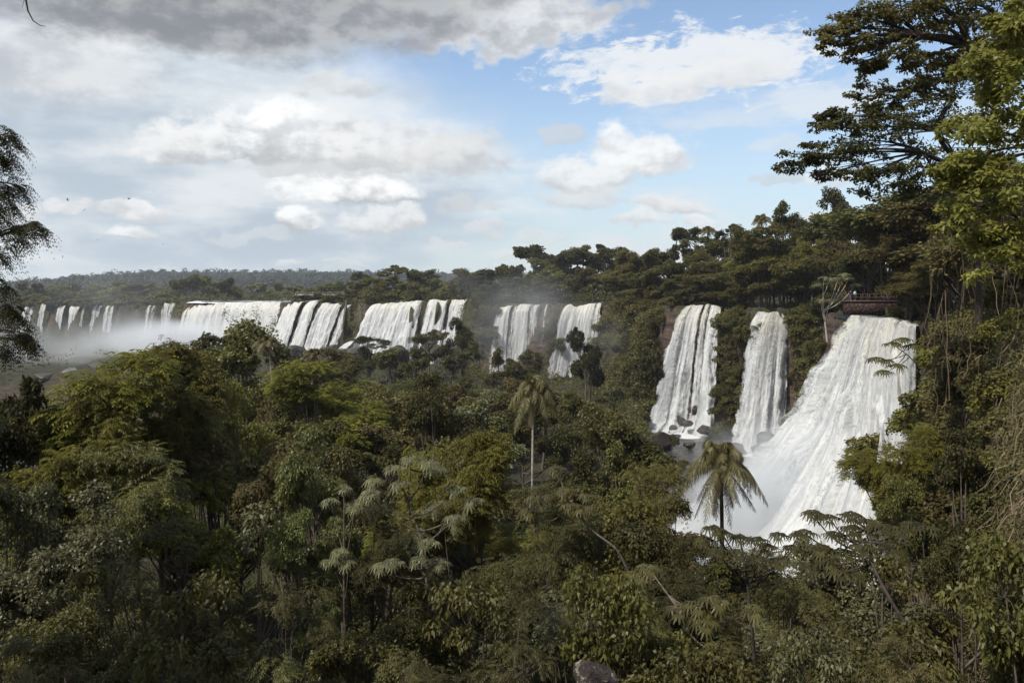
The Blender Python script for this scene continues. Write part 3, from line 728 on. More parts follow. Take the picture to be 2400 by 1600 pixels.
cecropia('cecropia_tree', 'pale-stemmed cecropia with whitish leaves beside the stone walkway',
    [(1,wp(1892,638,128)),(.85,wp(1880,655,128)),(.8,wp(1905,640,128)),(.55,wp(1950,640,129)),(.55,wp(1965,655,129)),(.5,wp(1940,630,130)),(.5,wp(1925,640,130)),(.35,wp(1885,690,127)),(.35,wp(1905,690,127))],
    [wp(1900,785,128),wp(1895,740,128),wp(1890,700,128),wp(1892,638,128)], 1.3, 'grey', BARKP, .16, 10)

# -- overhanging trees
A = lambda dx, dy, Y: PD(dx, dy, Y)
b = A(2470, 420, 44); b[2] = gz(b[0], b[1])
spray_tree('umbrella_tree', 'huge spreading tree with a thick dark horizontal limb in the upper corner of the sky', b, [A(2440, 170, 43), A(2230, 105, 42), A(2120, 85, 42), A(2330, 60, 43)],
    [(2,A(1935,65,42),1.5),(2,A(1975,35,42.5),1.5),(2,A(1925,95,41),.9),(2,A(2035,20,42),1.9),(2,A(2070,75,43),1.6),(1,A(2130,30,41),2.),(1,A(2200,45,43),2.),(3,A(2270,20,42),2.2),(3,A(2340,40,44),2.2),(1,A(2190,5,42),2.),(3,A(2300,80,41),1.8),(1,A(2110,-15,42),1.8),(3,A(2400,0,42),2.),
     (2,A(2010,105,42),1.1),(2,A(2060,125,41.5),1.3),(1,A(2120,140,42),1.4),(1,A(2180,150,43),1.4),(1,A(2240,140,42),1.5),(2,A(2000,155,43),.9),(3,A(2280,140,42),1.6),(3,A(2340,120,42),1.7)], (.19,.07), 52, 10, 'brown', .38, r0=.42, seed=1)
b = A(2260, 560, 55); b[2] = gz(b[0], b[1])
spray_tree('umbrella_tree', 'tall layered tree with thin grey branches against blue sky, under the huge spreading tree', b, [A(2235, 400, 54), A(2150, 300, 53), A(2190, 230, 54), A(2120, 350, 52)],
    [(2,A(2000,215,53),1.3),(2,A(2050,240,54),1.2),(2,A(2085,200,53),1.1),(2,A(2130,195,54),1.4),(1,A(1985,265,53),1.7),(1,A(1935,290,52),1.5),(1,A(1900,270,53),.9),(1,A(2040,270,52),1.7),(3,A(1940,330,52),2.1),(3,A(1880,355,51),1.5),(3,A(1845,375,51),1.2),(3,A(1900,400,51),1.2),(3,A(1985,340,53),2.1),(3,A(2030,390,52),2.),(3,A(1985,405,52),1.4),(1,A(2090,310,52),2.2),(1,A(2150,270,54),2.3),(2,A(2200,210,54),2.2),(3,A(2090,400,52),2.2),(1,A(2180,350,53),2.6),(3,A(2050,440,52),1.6),(2,A(2220,150,55),2.),(1,A(2240,290,53),2.4),(3,A(2160,430,52),2.2),(1,A(2230,420,52),2.4)], (.2,.074), 54, 10, 'dark', .42, r0=.3, seed=2)
b = A(2480, 900, 21); b[2] = gz(b[0], b[1])
spray_tree('broadleaf_tree', 'near tree with sunlit yellow-green pointed leaves hanging down the cliff top', b, [A(2460, 600, 21), A(2400, 350, 21), A(2420, 150, 21)],
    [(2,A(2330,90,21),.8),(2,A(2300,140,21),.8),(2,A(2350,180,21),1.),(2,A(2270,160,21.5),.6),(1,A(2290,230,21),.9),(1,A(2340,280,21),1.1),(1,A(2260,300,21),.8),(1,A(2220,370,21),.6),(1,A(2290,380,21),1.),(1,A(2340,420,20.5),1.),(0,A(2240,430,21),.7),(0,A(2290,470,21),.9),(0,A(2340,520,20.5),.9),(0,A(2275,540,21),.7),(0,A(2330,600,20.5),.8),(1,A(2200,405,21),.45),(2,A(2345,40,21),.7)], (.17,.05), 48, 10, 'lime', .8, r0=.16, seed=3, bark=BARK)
b = A(-330, 1200, 14); b[2] = gz(b[0], b[1])
spray_tree('overhanging_tree', 'dark silhouetted tree with drooping feathery sprays reaching in above the gorge', b, [A(-280, 760, 14), A(-200, 400, 14), A(-160, 600, 14)],
    [(1,A(14,308,14),.12),(1,A(-2,335,14),.2),(1,A(10,372,14),.17),(1,A(36,425,14),.12),(1,A(-2,432,14),.16),(2,A(4,480,14),.18),(2,A(-14,512,14),.24),(2,A(80,517,14),.11),(2,A(44,523,14),.12),(2,A(8,556,14),.22),(2,A(-16,585,14),.24),(0,A(-8,650,14),.2),(0,A(12,722,14),.18),(0,A(44,762,14),.16),(0,A(12,790,14),.18),(0,A(-20,720,14),.24),(0,A(62,783,14),.1)],
    n=6, nc=5, mat='shade', mode='frond', fr=(.28, 8, .07, .027, 1.2, .05), r0=.12, seed=4)
g_ = Geo(); pts = [A(52,-60,12),A(58,-8,12),A(64,25,12),A(76,48,12),A(92,59,12),A(106,61,12)]
g_.tube(np.array(pts)-pts[0], [.02,.015,.012,.009,.006,.003], 5); g_.tube(np.array([pts[1],A(50,20,12)])-pts[0],[.006,.002],4)
tag(link('bare_twig', g_.mesh('bare_twig', BARKD, True), None, pts[0]), 'thin bare dark twig dangling from the top corner against grey cloud', 'twig')

# -- fill of the valley forest: rows of trees seen over each other
def ymin(dx): return np.interp(dx, [-100,0,100,400,420,700,760,1080,1100,1410,1450,1495,1565,1640,1700,1850,2000,2100,2300], [930,930,880,870,825,835,850,858,850,905,980,1090,1170,1215,1250,1255,1225,1190,1150])
def ycan(Y): return np.interp(Y, [14,18,25,32,42,55,70,90,115,150,190,225], [1560,1440,1290,1190,1085,1010,960,915,880,862,850,846])
def fill(Y, R, keys, mats, xs, jy, region, yo=0):
    step = R*1.45*F/Y/S
    x = xs[0]+rnd.random()*step
    while x < xs[1]:
        Yj = Y*(.93+.14*rnd.random()); rj = R*(.78+.45*rnd.random())
        yt = max(ycan(Yj)+yo+rnd.uniform(-jy, jy), ymin(x)+rnd.uniform(5, 45))
        for px_, hw, YY, yl in ((1222,52,74,1125),(1660,110,60,1222),(960,60,26,1240),(740,60,36,1060),(1385,70,80,985)):
            if abs(x-px_) < hw+rj*F/Yj*.6 and Yj < YY: yt = max(yt, yl)
        top = PD(x, yt, Yj)
        H = top[2]-gz(top[0], top[1])
        key = rnd.choice(keys); pr = PROTO[key]
        hs = np.clip(H/pr[2], .5*rj/pr[3], 1.35*rj/pr[3])
        auto(key, top, rj, rnd.choice(mats), region, hs=float(hs))
        x += step*(.75+.5*rnd.random())
fill(16, 1.5, ['nb0','np0','nl0','no0','no1','np1'], ['olive','olive','grey','brown'], (-60, 2400), 50, 'in the nearest forest row')
fill(20, 1.9, ['nb0','no1','nb2','nl1','np0','no2'], ['dark','olive','olive'], (-80, 2350), 60, 'in the second forest row', 30)
fill(26, 2.2, ['nb0','nb1','no0','nl0','np1','no2'], ['olive','grey','dark','olive'], (-60, 2300), 50, 'in the third forest row')
fill(33, 2.6, ['nb0','no1','nl1','nf0','np0'], ['dark','olive','dark','grey'], (-60, 2250), 40, 'in the fourth forest row')
fill(43, 3., ['nb1','no0','nl0','mb0','np1','nf1'], ['olive','dark','yellow','brown'], (-20, 2000), 35, 'in the middle valley forest')
fill(56, 3.4, ['mb0','mb1','mf0','mb3','nl1'], ['dark','olive','olive','brown'], (250, 1560), 28, 'half way down the valley forest')
fill(74, 3.8, ['mb0','mb1','mb2','mt0'], ['dark','olive','brown','olive'], (400, 1470), 22, 'deeper in the valley forest')
fill(97, 4.2, ['mb0','mb1','mb2','mb3','mt1'], ['dark','olive','brown'], (420, 1460), 18, 'far down the valley forest')
fill(128, 4.8, ['mb1','mb2','mb3','mf1'], ['dark','olive','olive','brown'], (440, 1470), 14, 'by the valley forest edge')
fill(165, 5.2, ['mb0','mb1','mb2','mb3'], ['dark','olive','brown'], (660, 1455), 12, 'on the valley floor')
fill(205, 5.6, ['mb0','fb1','mb2','fb3'], ['dark','olive','olive'], (680, 1440), 12, 'below the middle falls')
for x_, y_, zt, R_, k_, lb in [(-20.5,9,20,5.2,'mb0','tall unseen shade tree beside the viewpoint, nearest of the row'),(-23.5,17,19,5.6,'mb1','tall unseen shade tree second along the row beside the viewpoint'),(-14,-1,19,5,'mb3','tall unseen shade tree just behind the viewpoint on the gorge side'),(-3,-8,20,5,'mb1','tall unseen shade tree straight behind the viewpoint')]:
    place(k_, np.array([x_, y_, zt]), R_, 'dark', lb, hs=max(1., (zt-gz(x_, y_))/14))  # unseen trees, placed so their shade darkens the nearest forest rows
# -- rocky bench trees by the split falls
for key, dx, dy, Y, R, mat, lab in [
    ('mu1',852,765,300,6.,'dark','small flat-crowned tree on the brown rocks before the wide split waterfall'),
    ('fb0',845,800,300,5.,'dark','dark bush-like tree covering the flank of the brown rocks'),
    ('mu2',985,755,300,7.,'olive','umbrella tree on a slim stem beside the rocks under the wide split waterfall'),
    ('mb1',1040,735,290,6.2,'shade','dark round-headed tree standing out against the wide split waterfall'),
    ('fb2',1060,775,285,6.,'dark','dark spreading tree at the foot of the overgrown headland'),
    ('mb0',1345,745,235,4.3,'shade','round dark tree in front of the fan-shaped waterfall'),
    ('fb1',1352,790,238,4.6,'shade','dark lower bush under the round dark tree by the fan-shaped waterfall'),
    ('fb3',900,790,270,6.,'olive','olive tree on the rock hump under the wide split waterfall'),
    ('fb0',955,800,265,6.,'olive','low olive tree below the umbrella tree on the slim stem'),
    ('mb2',1150,800,235,5.,'olive','twiggy olive tree at the foot of the misty falling streams'),
    ('mb3',1210,810,240,4.6,'dark','dark twiggy tree at the foot of the misty falling streams')]:
    place(key, PD(dx, dy, Y), R, mat, lab)
# -- plateau rims
def rim(Ya, Yb, x0, x1, yt, R, keys, mats, region, dens=1.25, jy=8, snap=True):
    Ym = (Ya+Yb)/2; step = R*dens*F/Ym/S; x = x0
    while x < x1:
        Y = rnd.uniform(Ya, Yb); rj = R*rnd.uniform(.7, 1.3); py_ = np.interp(x, *yt)+rnd.uniform(-jy, jy)
        for _ in range(70 if snap else 0):
            q = PD(x, py_, Y)
            if edge_dist(q[:1], q[1:2])[0] < -.6-rj*.3: break
            Y += 2.5; rj *= 1+2.5/Y
        top = PD(x, py_, Y)
        H = top[2]-gz(top[0], top[1]); key = rnd.choice(keys); pr = PROTO[key]
        auto(key, top, rj, rnd.choice(mats), region, hs=float(np.clip(H/pr[2], .45*rj/pr[3], 1.5*rj/pr[3])))
        x += step*rnd.uniform(.7, 1.3)
rim(790, 860, 20, 700, ([0,100,180,250,400,440,500,560,700],[660,645,655,645,655,640,648,655,652]), 12, ['fb0','fb1','fb2','fb3','fu0'], ['yellow','olive','fresh','yellow','olive'], 'on the far rim beyond the gorge', 1.2, 6)
rim(725, 760, 20, 650, ([0,700],[672,672]), 8, ['fb0','fb1','fb2','fb3'], ['yellow','fresh','yellow','olive'], 'along the far cliff top', 1.3, 6)
rim(700, 712, 30, 420, ([0,700],[688,690]), 6, ['fs0','fs1'], ['olive','yellow','brown'], 'along the far cliff edge', 1.5, 3)
for dx, dy, Y, R, key, mat, lab in [(425,625,640,11,'fu1','dark','tall dark tree standing above the far cliff with a spreading top'),(465,634,650,10,'fb2','yellow','broad olive tree beside the tall dark tree above the far cliff'),
     (520,640,640,8,'fb0','dark','dark tree on the shore just before the river reaches the cream-tinted curtain'),(825,622,520,6.5,'fu2','shade','dark bare-topped tree beside the grey visitor platform'),
     (905,608,470,8.5,'fu0','olive','pale-limbed spreading tree topping the wood above the wide split waterfall'),(955,616,468,7.5,'fb1','olive','olive tree next to the pale-limbed spreading tree'),(990,618,462,6,'fu1','olive','light airy tree at the end of the wood above the wide split waterfall'),
     (1065,610,430,8,'fb3','brown','brownish tree draped in creepers near the mist-covered headland'),(1010,640,440,7,'fb0','yellow','yellow-green tree above the wide split waterfall')]:
    place(key, PD(dx, dy, Y), R, mat, lab)
rim(560, 620, 680, 840, ([680,760,840],[655,650,645]), 6.5, ['fb0','fb1','fb3'], ['yellow','fresh','yellow'], 'behind the grey visitor platform', 1.2, 6)
rim(455, 500, 840, 1110, ([800,900,1000,1110],[650,632,645,640]), 7, ['fb0','fb1','fb2','fb3'], ['yellow','olive','yellow','brown'], 'above the wide split waterfall', 1.0, 8)
rim(430, 450, 700, 1100, ([700,800,1100],[680,668,668]), 5, ['fs0','fs1','fb2'], ['olive','dark','brown'], 'on the brink above the split waterfalls', 1.1, 5)
for dx, dy, Y, R, key, mat, lab in [(1222,558,400,10.5,'fu2','dark','large flat-topped emergent tree above the misty headland'),(1330,560,395,7.5,'fu1','grey','hazy thin-topped tree next to the large flat-topped emergent'),(1385,560,390,8,'fu0','dark','hazy spreading tree above the white fan-shaped waterfall'),
     (1300,572,385,8,'fu0','dark','low-armed hazy tree between the flat-topped emergent and the thin-topped one'),(1590,517,270,7.5,'mu0','dark','dark umbrella-crowned emergent with open limbs against pale cloud'),(1550,530,272,4,'palm2',None,'slim palm on the skyline beside the dark umbrella-crowned emergent'),
     (1625,530,265,4,'palm1',None,'palm on the skyline behind the umbrella-crowned emergent'),(1800,462,206,6.2,'mb2','dark','dark rounded emergent on the skyline below the leaning tall tree'),(1875,440,208,7,'mb1','dark','leafy dark emergent on the skyline next to the tall layered tree'),(1680,508,240,3.5,'mu1','shade','small wiry tree top poking out of the skyline'),
     (1750,505,200,3.6,'palm1',None,'palm with hanging dead fronds on the skyline of the wooded slope')]:
    k = {'hs': .9} if key.startswith('palm') else {}
    place(key, PD(dx, dy, Y), R, mat, lab, **k)
SK = ([1080,1150,1230,1300,1400,1500,1600,1700,1800,1900,2000,2100],[612,600,590,585,562,560,540,528,495,470,455,440])
def SKo(o): return (SK[0], [v+o for v in SK[1]])
rim(370, 420, 1100, 1460, SKo(8), 8, ['fb0','fb1','fb2','fu1'], ['dark','olive','dark'], 'on the skyline behind the red footbridge', .95, 8)
rim(345, 360, 1090, 1440, ([1090,1450],[640,620]), 7, ['fb0','fb1','fb2','fb3'], ['olive','yellow','dark'], 'in the wood behind the red footbridge', .9, 12)
rim(335, 341, 1090, 1300, ([1090,1440],[672,672]), 4.5, ['fb0','fs0','fs1'], ['dark','shade'], 'on the brink beside the red footbridge', .9, 8)
rim(255, 300, 1440, 1760, SKo(12), 7, ['mb0','mb1','mb2','mb3','mt0'], ['dark','olive','olive','brown'], 'on the skyline of the wooded slope', .85, 10)
rim(238, 262, 1420, 1700, SKo(70), 6, ['mb0','mb1','mb2','mb3'], ['olive','olive','brown'], 'high above the tall falls', .85, 14)
rim(226, 240, 1410, 1690, ([1400,1700],[635,630]), 5.5, ['mb0','mb1','mb2','mb3'], ['brown','olive','brown','olive'], 'midway above the tall falls', .85, 18)
rim(222, 230, 1440, 1690, ([1400,1700],[672,675]), 4.2, ['mb0','mb3','sb0','mb1'], ['brown','olive','olive'], 'on the brink above the tall falls', .6, 10)
rim(160, 215, 1720, 2050, SKo(15), 5.5, ['mb0','mb1','mb2','mb3','mt1'], ['dark','olive','brown'], 'on the skyline below the layered tree', .8, 12)
rim(214, 222, 1655, 1730, ([1655,1730],[640,625]), 4.2, ['mb0','mb1','mb2'], ['brown','olive'], 'over the first rock rib', .5, 18)
rim(190, 200, 1690, 1800, ([1690,1800],[648,640]), 3.8, ['mb0','mb1','mb3'], ['olive','brown'], 'over the lip of the speckled waterfall', .5, 12)
rim(178, 192, 1730, 1905, ([1730,1905],[605,570]), 4.6, ['mb0','mb1','mb2','mb3'], ['yellow','olive','brown'], 'over the second rock rib', .6, 22)
rim(60, 80, 2120, 2380, ([2120,2380],[420,330]), 5., ['mb0','mb1','mb2','mb3'], ['brown','olive','dark'], 'behind the hanging yellow-green tree', .6, 35)
rim(56, 72, 2175, 2380, ([2110,2380],[545,470]), 4., ['mb0','mb1','mb2','nb1'], ['brown','olive','brown'], 'on the brink under the layered tree', .6, 35)
rim(175, 200, 1680, 1900, ([1680,1900],[585,545]), 5, ['mb0','mb1','mb2'], ['olive','brown','yellow'], 'on the slope above the speckled waterfall', .85, 22)
rim(150, 190, 1650, 1900, ([1650,1900],[640,620]), 4.5, ['mb0','mb1','mb2','mb3'], ['olive','brown','olive'], 'on the slope before the stone walkway', .85, 22)
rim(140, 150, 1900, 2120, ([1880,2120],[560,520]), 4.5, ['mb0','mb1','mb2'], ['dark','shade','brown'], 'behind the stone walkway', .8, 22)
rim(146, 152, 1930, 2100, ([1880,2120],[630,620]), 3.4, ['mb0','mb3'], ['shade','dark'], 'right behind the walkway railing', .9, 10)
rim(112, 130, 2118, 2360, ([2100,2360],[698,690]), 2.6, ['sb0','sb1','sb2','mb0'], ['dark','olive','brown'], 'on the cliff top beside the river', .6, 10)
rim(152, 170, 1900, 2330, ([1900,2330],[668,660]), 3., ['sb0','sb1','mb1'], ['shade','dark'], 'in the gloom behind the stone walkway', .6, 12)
rim(85, 110, 2080, 2330, ([2080,2330],[470,430]), 4.2, ['mb0','mb1','mb2','nl0'], ['brown','dark','brown'], 'on the cliff top', .75, 30)
rim(70, 90, 2090, 2360, ([2080,2330],[590,520]), 3.6, ['mb0','mb1','mb3','nl1'], ['brown','olive','brown'], 'along the cliff brink', .75, 30)
rim(52, 66, 2150, 2400, ([2080,2380],[640,540]), 2.9, ['nb0','nb1','nb2'], ['brown','olive','dark'], 'on the near cliff brink', .75, 30)
def on_slope(dx, dy, lo_, hi_, n=90):
    Yk = np.linspace(lo_, hi_, n); x = (dx*S-1200)/F*Yk; z = CAMZ-(dy*S-685)/F*Yk
    k = np.nonzero(ground(x, Yk) > z-.2)[0]
    return np.array([x[k[0]], Yk[k[0]], z[k[0]]]) if len(k) else None
# -- rocky ribs between the falls: hanging shrubs
for (x0, x1, y0, y1, Y, R, n, reg) in [(1655,1715,655,990,200,3.6,24,'on the first rock rib'),(1824,1890,655,1010,166,3.4,30,'on the second rock rib'),
        (1258,1288,715,800,330,3.,8,'beside the narrow falling streams'),
        (1708,1734,650,790,200,2.6,8,'at the lip of the speckled waterfall'),(1390,1525,690,985,250,5.2,36,'on the cliff by the column fall'),(1085,1140,690,800,336,4.,10,'on the overgrown headland')]:
    for i in range(n):
        dx = rnd.uniform(x0, x1); dy = y0+(y1-y0)*(i+.5)/n
        q = on_slope(dx, dy, Y*.85, Y*1.2, 60)
        if q is None: q = PD(dx, dy, Y*1.2)
        auto(rnd.choice(['sb0','sb1','sb2']), q+np.array([0, 0, 1.]), R*rnd.uniform(.7, 1.3), rnd.choice(['dark','olive','brown','olive']), reg, group='shrubs '+reg)
for iy, dy in enumerate(range(600, 1330, 50)):
    for dx in range(2085, 2400, 56):
        x_ = dx+rnd.uniform(-22, 22); y_ = dy+rnd.uniform(-20, 20)
        if 2215 < x_ < 2325 and 905 < y_ < 1035 or (x_ < 2145 and y_ < 990): continue
        q = on_slope(x_, y_, 14, 122)
        if q is None: continue
        band = ['under the cliff-top trees','high on the creeper cliff','midway on the creeper cliff','low on the creeper cliff','at the creeper cliff foot'][min(4, iy//4)]
        auto(rnd.choice(['sb0','sb1','sb2']), q+np.array([-.3, 0, .9]), (.85+.027*q[1])*rnd.uniform(.75, 1.3), rnd.choice(['brown','olive','dark','brown','olive','yellow'] if dy > 700 else ['brown','dark','olive']), band, group='shrubs '+band)
for i in range(16):
    px_ = rnd.uniform(690, 1100); Yr = np.interp(px_, [668,690,740,780,834,862,960,1020,1097], [452,440,430,427,424,403,401,399,394])+rnd.uniform(1, 6)
    auto(rnd.choice(['sb0','sb1','fs0']), P(px_, rnd.uniform(694, 704), Yr), rnd.uniform(1.6, 3.2), rnd.choice(['olive','brown','dark','olive']), 'on the lip of the split falls', group='shrubs on the lip of the split falls')
# ---- labels of the rows: number along the row, counted from the gorge side
ORD = 'first second third fourth fifth sixth seventh eighth ninth tenth eleventh twelfth thirteenth fourteenth fifteenth sixteenth seventeenth eighteenth nineteenth twentieth'.split()
def ordw(i): return ORD[i] if i < 20 else 'twenty-'+ORD[i-20] if i < 29 else 'number %d' % (i+1)
bk = {}
for t in PLACED: bk.setdefault((t[2], t[3]), []).append(t)
for (look, reg), L_ in bk.items():
    L_.sort(key=lambda t: t[5])
    for i, t in enumerate(L_):
        t[0]['label'] = f'{look} {reg}' if len(L_) == 1 else f'{look} {reg}, {ordw(i)} from the gorge'
        t[0]['group'] = t[4]
print('TREES', len(PLACED))
# ================================================================== UNDERGROWTH, HILL FOREST
def scatter_undergrowth():
    rng = np.random.default_rng(77)
    az = np.radians(np.linspace(-36, 37, 420)); r = np.exp(np.linspace(math.log(9), math.log(790), 520))
    A_, R_ = np.meshgrid(az, r); X = R_*np.sin(A_); Y = R_*np.cos(A_)
    z, d, pool = ground(X, Y, True)
    V = np.stack([X, Y, z], -1)
    e1 = V[1:, :-1]-V[:-1, :-1]; e2 = V[:-1, 1:]-V[:-1, :-1]
    nrm = np.cross(e2, e1); ar = np.linalg.norm(nrm, axis=-1); nr = nrm/(ar[..., None]+1e-9)
    nr *= np.sign(nr[..., 2:3]+1e-9)
    c = V[:-1, :-1]; rr = np.linalg.norm(c-[0, 0, CAMZ], axis=-1); dd = d[:-1, :-1]; xx, yy = c[..., 0], c[..., 1]
    steep = nr[..., 2] < .8
    wgt = ar/np.maximum(rr, 20)**1.5
    pr = np.where(steep, 1., .28)*np.where((dd > -14) & (dd < 16), 1., .45)
    pr = np.where((rr < 75) & ~steep & (dd > 4), .75, pr)
    farc = yy > 385
    pr = np.where(farc & steep, .35, pr); pr = np.where((yy > 340) & (xx < -95) & (dd > 3), .015, pr)
    pr *= (pool[:-1, :-1] < .35)
    for cx, cy, rx, ry, wl in BASINS: pr *= ~((np.hypot((xx-cx)/rx, (yy-cy)/ry) < 1.2) & (dd < 1))
    # keep the water clear
    for lp, dr, th in FALLS_FOOT:
        a = lp[0]; b = lp[-1]; L2 = ((b-a)**2).sum(); t = ((xx-a[0])*(b-a)[0]+(yy-a[1])*(b-a)[1])/L2
        n = dr.mean(0); s_ = (xx-a[0])*n[0]+(yy-a[1])*n[1]-t*((b-a)@n)
        mar = 1.2/math.sqrt(L2)
        pr = np.where((t > -mar*.6) & (t < 1+mar*.6) & (s_ > -5) & (s_ < th+5), 0, pr)
    # bare rock window of the near cliff
    bp = P(2310, 990, 56); 
    sx_ = 1200+xx/np.maximum(yy, 1)*F; sy_ = 685+(CAMZ-c[..., 2])/np.maximum(yy, 1)*F
    pr = np.where((np.hypot((xx-bp[0])/5., (yy-bp[1])/9.) < 1) & (np.abs(c[..., 2]-bp[2]) < 3.5), .06, pr)
    w_ = (wgt*pr).ravel(); w_ /= w_.sum()
    for name, N, mat, seed, dry in (('undergrowth', 21000, 'olive', 1, False), ('undergrowth', 13000, 'dark', 2, False), ('dry_creepers', 5200, 'dry', 3, True)):
        ww = w_
        if dry:
            k = ((steep) & (yy < 130) & (xx > 12)).ravel()*1.; ww = w_*k; ww /= ww.sum()
        idx = rng.choice(len(ww), N, p=ww)
        p = c.reshape(-1, 3)[idx]+rng.normal(size=(N, 3))*.3; n = nr.reshape(-1, 3)[idx]; q = rr.ravel()[idx]
        rad_ = (.45+.0075*q)*(.6+.8*rng.random(N))
        g = Geo()
        if not dry:
            k = 22; L = np.repeat(.085+.0022*q, k)[:, None]
            p = p+n*rad_[:, None]*.45
            cc = np.repeat(p, k, 0); d0 = unit(rng.normal(size=(N*k, 3))+np.repeat(n, k, 0)*.7)
            pos = cc+d0*np.repeat(rad_, k)[:, None]*(.5+.5*rng.random((N*k, 1)))
            ax = unit(d0*.7+rng.normal(size=(N*k, 3))*.6+[0, 0, -.4]); nm = unit(d0+[0, 0, .5]+rng.normal(size=(N*k, 3))*.4)
            sd = unit(np.cross(ax, nm)); l = L*(.7+.7*rng.random((N*k, 1)))
            tb = np.clip(np.repeat(rng.random(N), k)*.55+rng.random(N*k)*.5, 0, 1)
            g.quads(pos, pos+ax*l*.5+sd*l*.22, pos+ax*l, pos+ax*l*.5-sd*l*.22, tb)
        else:
            k = 9; L = np.repeat(.5+.012*q, k)[:, None]*(.5+rng.random((N*k, 1)))
            cc = np.repeat(p+n*.25, k, 0)+rng.normal(size=(N*k, 3))*.5
            out_ = np.repeat(n, k, 0)
            m1 = cc+out_*.25+np.array([0, 0, -.5])*L+rng.normal(size=(N*k, 3))*.12; e_ = m1+np.array([0, 0, -.5])*L+rng.normal(size=(N*k, 3))*.3
            sd = unit(rng.normal(size=(N*k, 3)))*(.012+.00022*np.repeat(q, k)[:, None])
            tb = rng.random(N*k)
            g.quads(cc-sd, cc+sd, m1+sd, m1-sd, tb); g.quads(m1-sd, m1+sd, e_+sd*.6, e_-sd*.6, tb)
        link(name, g.mesh(name, LM[mat]), kind='stuff')
scatter_undergrowth()
def hanging_vines():
    rng = np.random.default_rng(31); g = Geo()
    for i in range(130):
        Y = rng.uniform(44, 84); dx = rng.uniform(2135, 2352); top = PD(dx, rng.uniform(440, 860), Y)
        if edge_dist(top[:1], top[1:2])[0] > 6: continue
        l = rng.uniform(1.5, 6.5); n = 6; t = np.linspace(0, 1, n)[:, None]
        w = np.cumsum(rng.normal(size=(n, 3))*[.16, .16, .05], 0)
        g.tube(top+w-t*[0, 0, 1.]*l, np.full(n, rng.uniform(.012, .034)), 3, rng.random())
    link('hanging_vines', g.mesh('hanging_vines', LM['dry']), kind='stuff')
hanging_vines()
def hill_forest():
    rng = np.random.default_rng(5)
    N = 9000
    a = np.radians(rng.uniform(-34, 3, N)); r = np.sqrt(rng.uniform(1500**2, 2900**2, N))
    x = r*np.sin(a); y = r*np.cos(a); z = ground(x, y)
    R = rng.uniform(8, 15, N)*(1+.9*(rng.random(N) > .985)); H = rng.uniform(9, 19, N)+12*(rng.random(N) > .96)
    c = np.stack([x, y, z+H-4], 1)
    g = Geo()
    k = 26
    cc = np.repeat(c, k, 0); d0 = unit(rng.normal(size=(N*k, 3))+[0, -.3, .35]); Rk = np.repeat(R, k)[:, None]
    p = cc+d0*Rk*(.55+.45*rng.random((N*k, 1)))*[1, 1, .62]
    ax = unit(np.cross(d0, rng.normal(size=(N*k, 3)))); sd = unit(np.cross(ax, d0))
    l = 4.6*(.6+.8*rng.random((N*k, 1)))
    tb = np.clip(np.repeat(rng.random(N), k)*.7+rng.random(N*k)*.3, 0, 1)
    g.quads(p-ax*l*.5, p+sd*l*.4, p+ax*l*.5, p-sd*l*.4, tb)
    link('forest', g.mesh('forest', LM['hill']), kind='stuff', label='dark blue-green forest covering the distant ridge', category='forest')
hill_forest()

# ================================================================== ROCKS
def rock_mat(name, a, b, lich=None):
    m, nt, out = newmat(name)
    tc = nt.nodes.new('ShaderNodeTexCoord'); pos = tc.outputs['Object']
    n = noise(pos, 1.6, 6, .65); n2 = noise(pos, 5.5, 5, .65)
    col = mixc(ss(n, .3, .7), a, b)
    if lich: col = mixc(ss(n+n2*.35, .70, .76), col, lich)
    geo = nt.nodes.new('ShaderNodeNewGeometry'); nz = sep(geo.outputs['Normal'])[2]
    if not lich: col = mixc(ss(nz+n2*.4, .9, 1.15), col, (.035,.04,.015))
    p = principled(nt, .55 if not lich else .85, .4); setin(nt, p.inputs['Base Color'], col)
    bump(nt, p, n+n2*.5, .8, .25)
    nt.links.new(p.outputs[0], out.inputs['Surface']); return m
RK = rock_mat('wet_brown_rock', (.012,.010,.009), (.055,.04,.034))
RKL = rock_mat('lichen_rock', (.02,.016,.014), (.07,.054,.046), (.24,.22,.17))
ROCKM = []
for i in range(5):
    u = np.linspace(0, 2*np.pi, 49)[:-1]; v = np.linspace(-np.pi/2, np.pi/2, 28)
    U, V_ = np.meshgrid(u, v); D = np.stack([np.cos(V_)*np.cos(U), np.cos(V_)*np.sin(U), np.sin(V_)], -1)
    k = .72+.6*fbm(D[..., 0]*1.6+D[..., 2]*1.1+i*9, D[..., 1]*1.6-D[..., 2]*.8, 40+i, 4)
    k = k*(1-.18*np.abs(vnoise(D[..., 0]*3+i, D[..., 1]*3+D[..., 2]*3, 60+i)-.5))
    D = D*k[..., None]
    rg_ = np.random.default_rng(900+i)
    for c_ in range(16):
        n_ = unit(rg_.normal(size=3)); t_ = D@n_-rg_.uniform(.5, .85)
        D = D-np.maximum(t_, 0)[..., None]*n_*.94
    D = D*(1+.07*(fbm(D[..., 0]*6+9*i, D[..., 1]*6+D[..., 2]*5, 70+i, 3)[..., None]-.5))
    g = Geo(); g.grid(D, True); ROCKM.append(g.mesh('rock', RK, False))
def rock(px, py, Y, r, label, sq=.75, mat=None, i=None, group=None, yaw=None):
    q = P(px, py, Y); m = ROCKM[rnd.randrange(5) if i is None else i]
    o = tag(link('rock', m, None, q), label, 'rock', group)
    o.scale = (r*rnd.uniform(.9, 1.25), r*rnd.uniform(.9, 1.2), r*sq); o.rotation_euler = (rnd.uniform(-.3, .3), rnd.uniform(-.3, .3), rnd.random()*6 if yaw is None else yaw)
    if mat: o.material_slots[0].link = 'OBJECT'; o.material_slots[0].material = mat
    return o
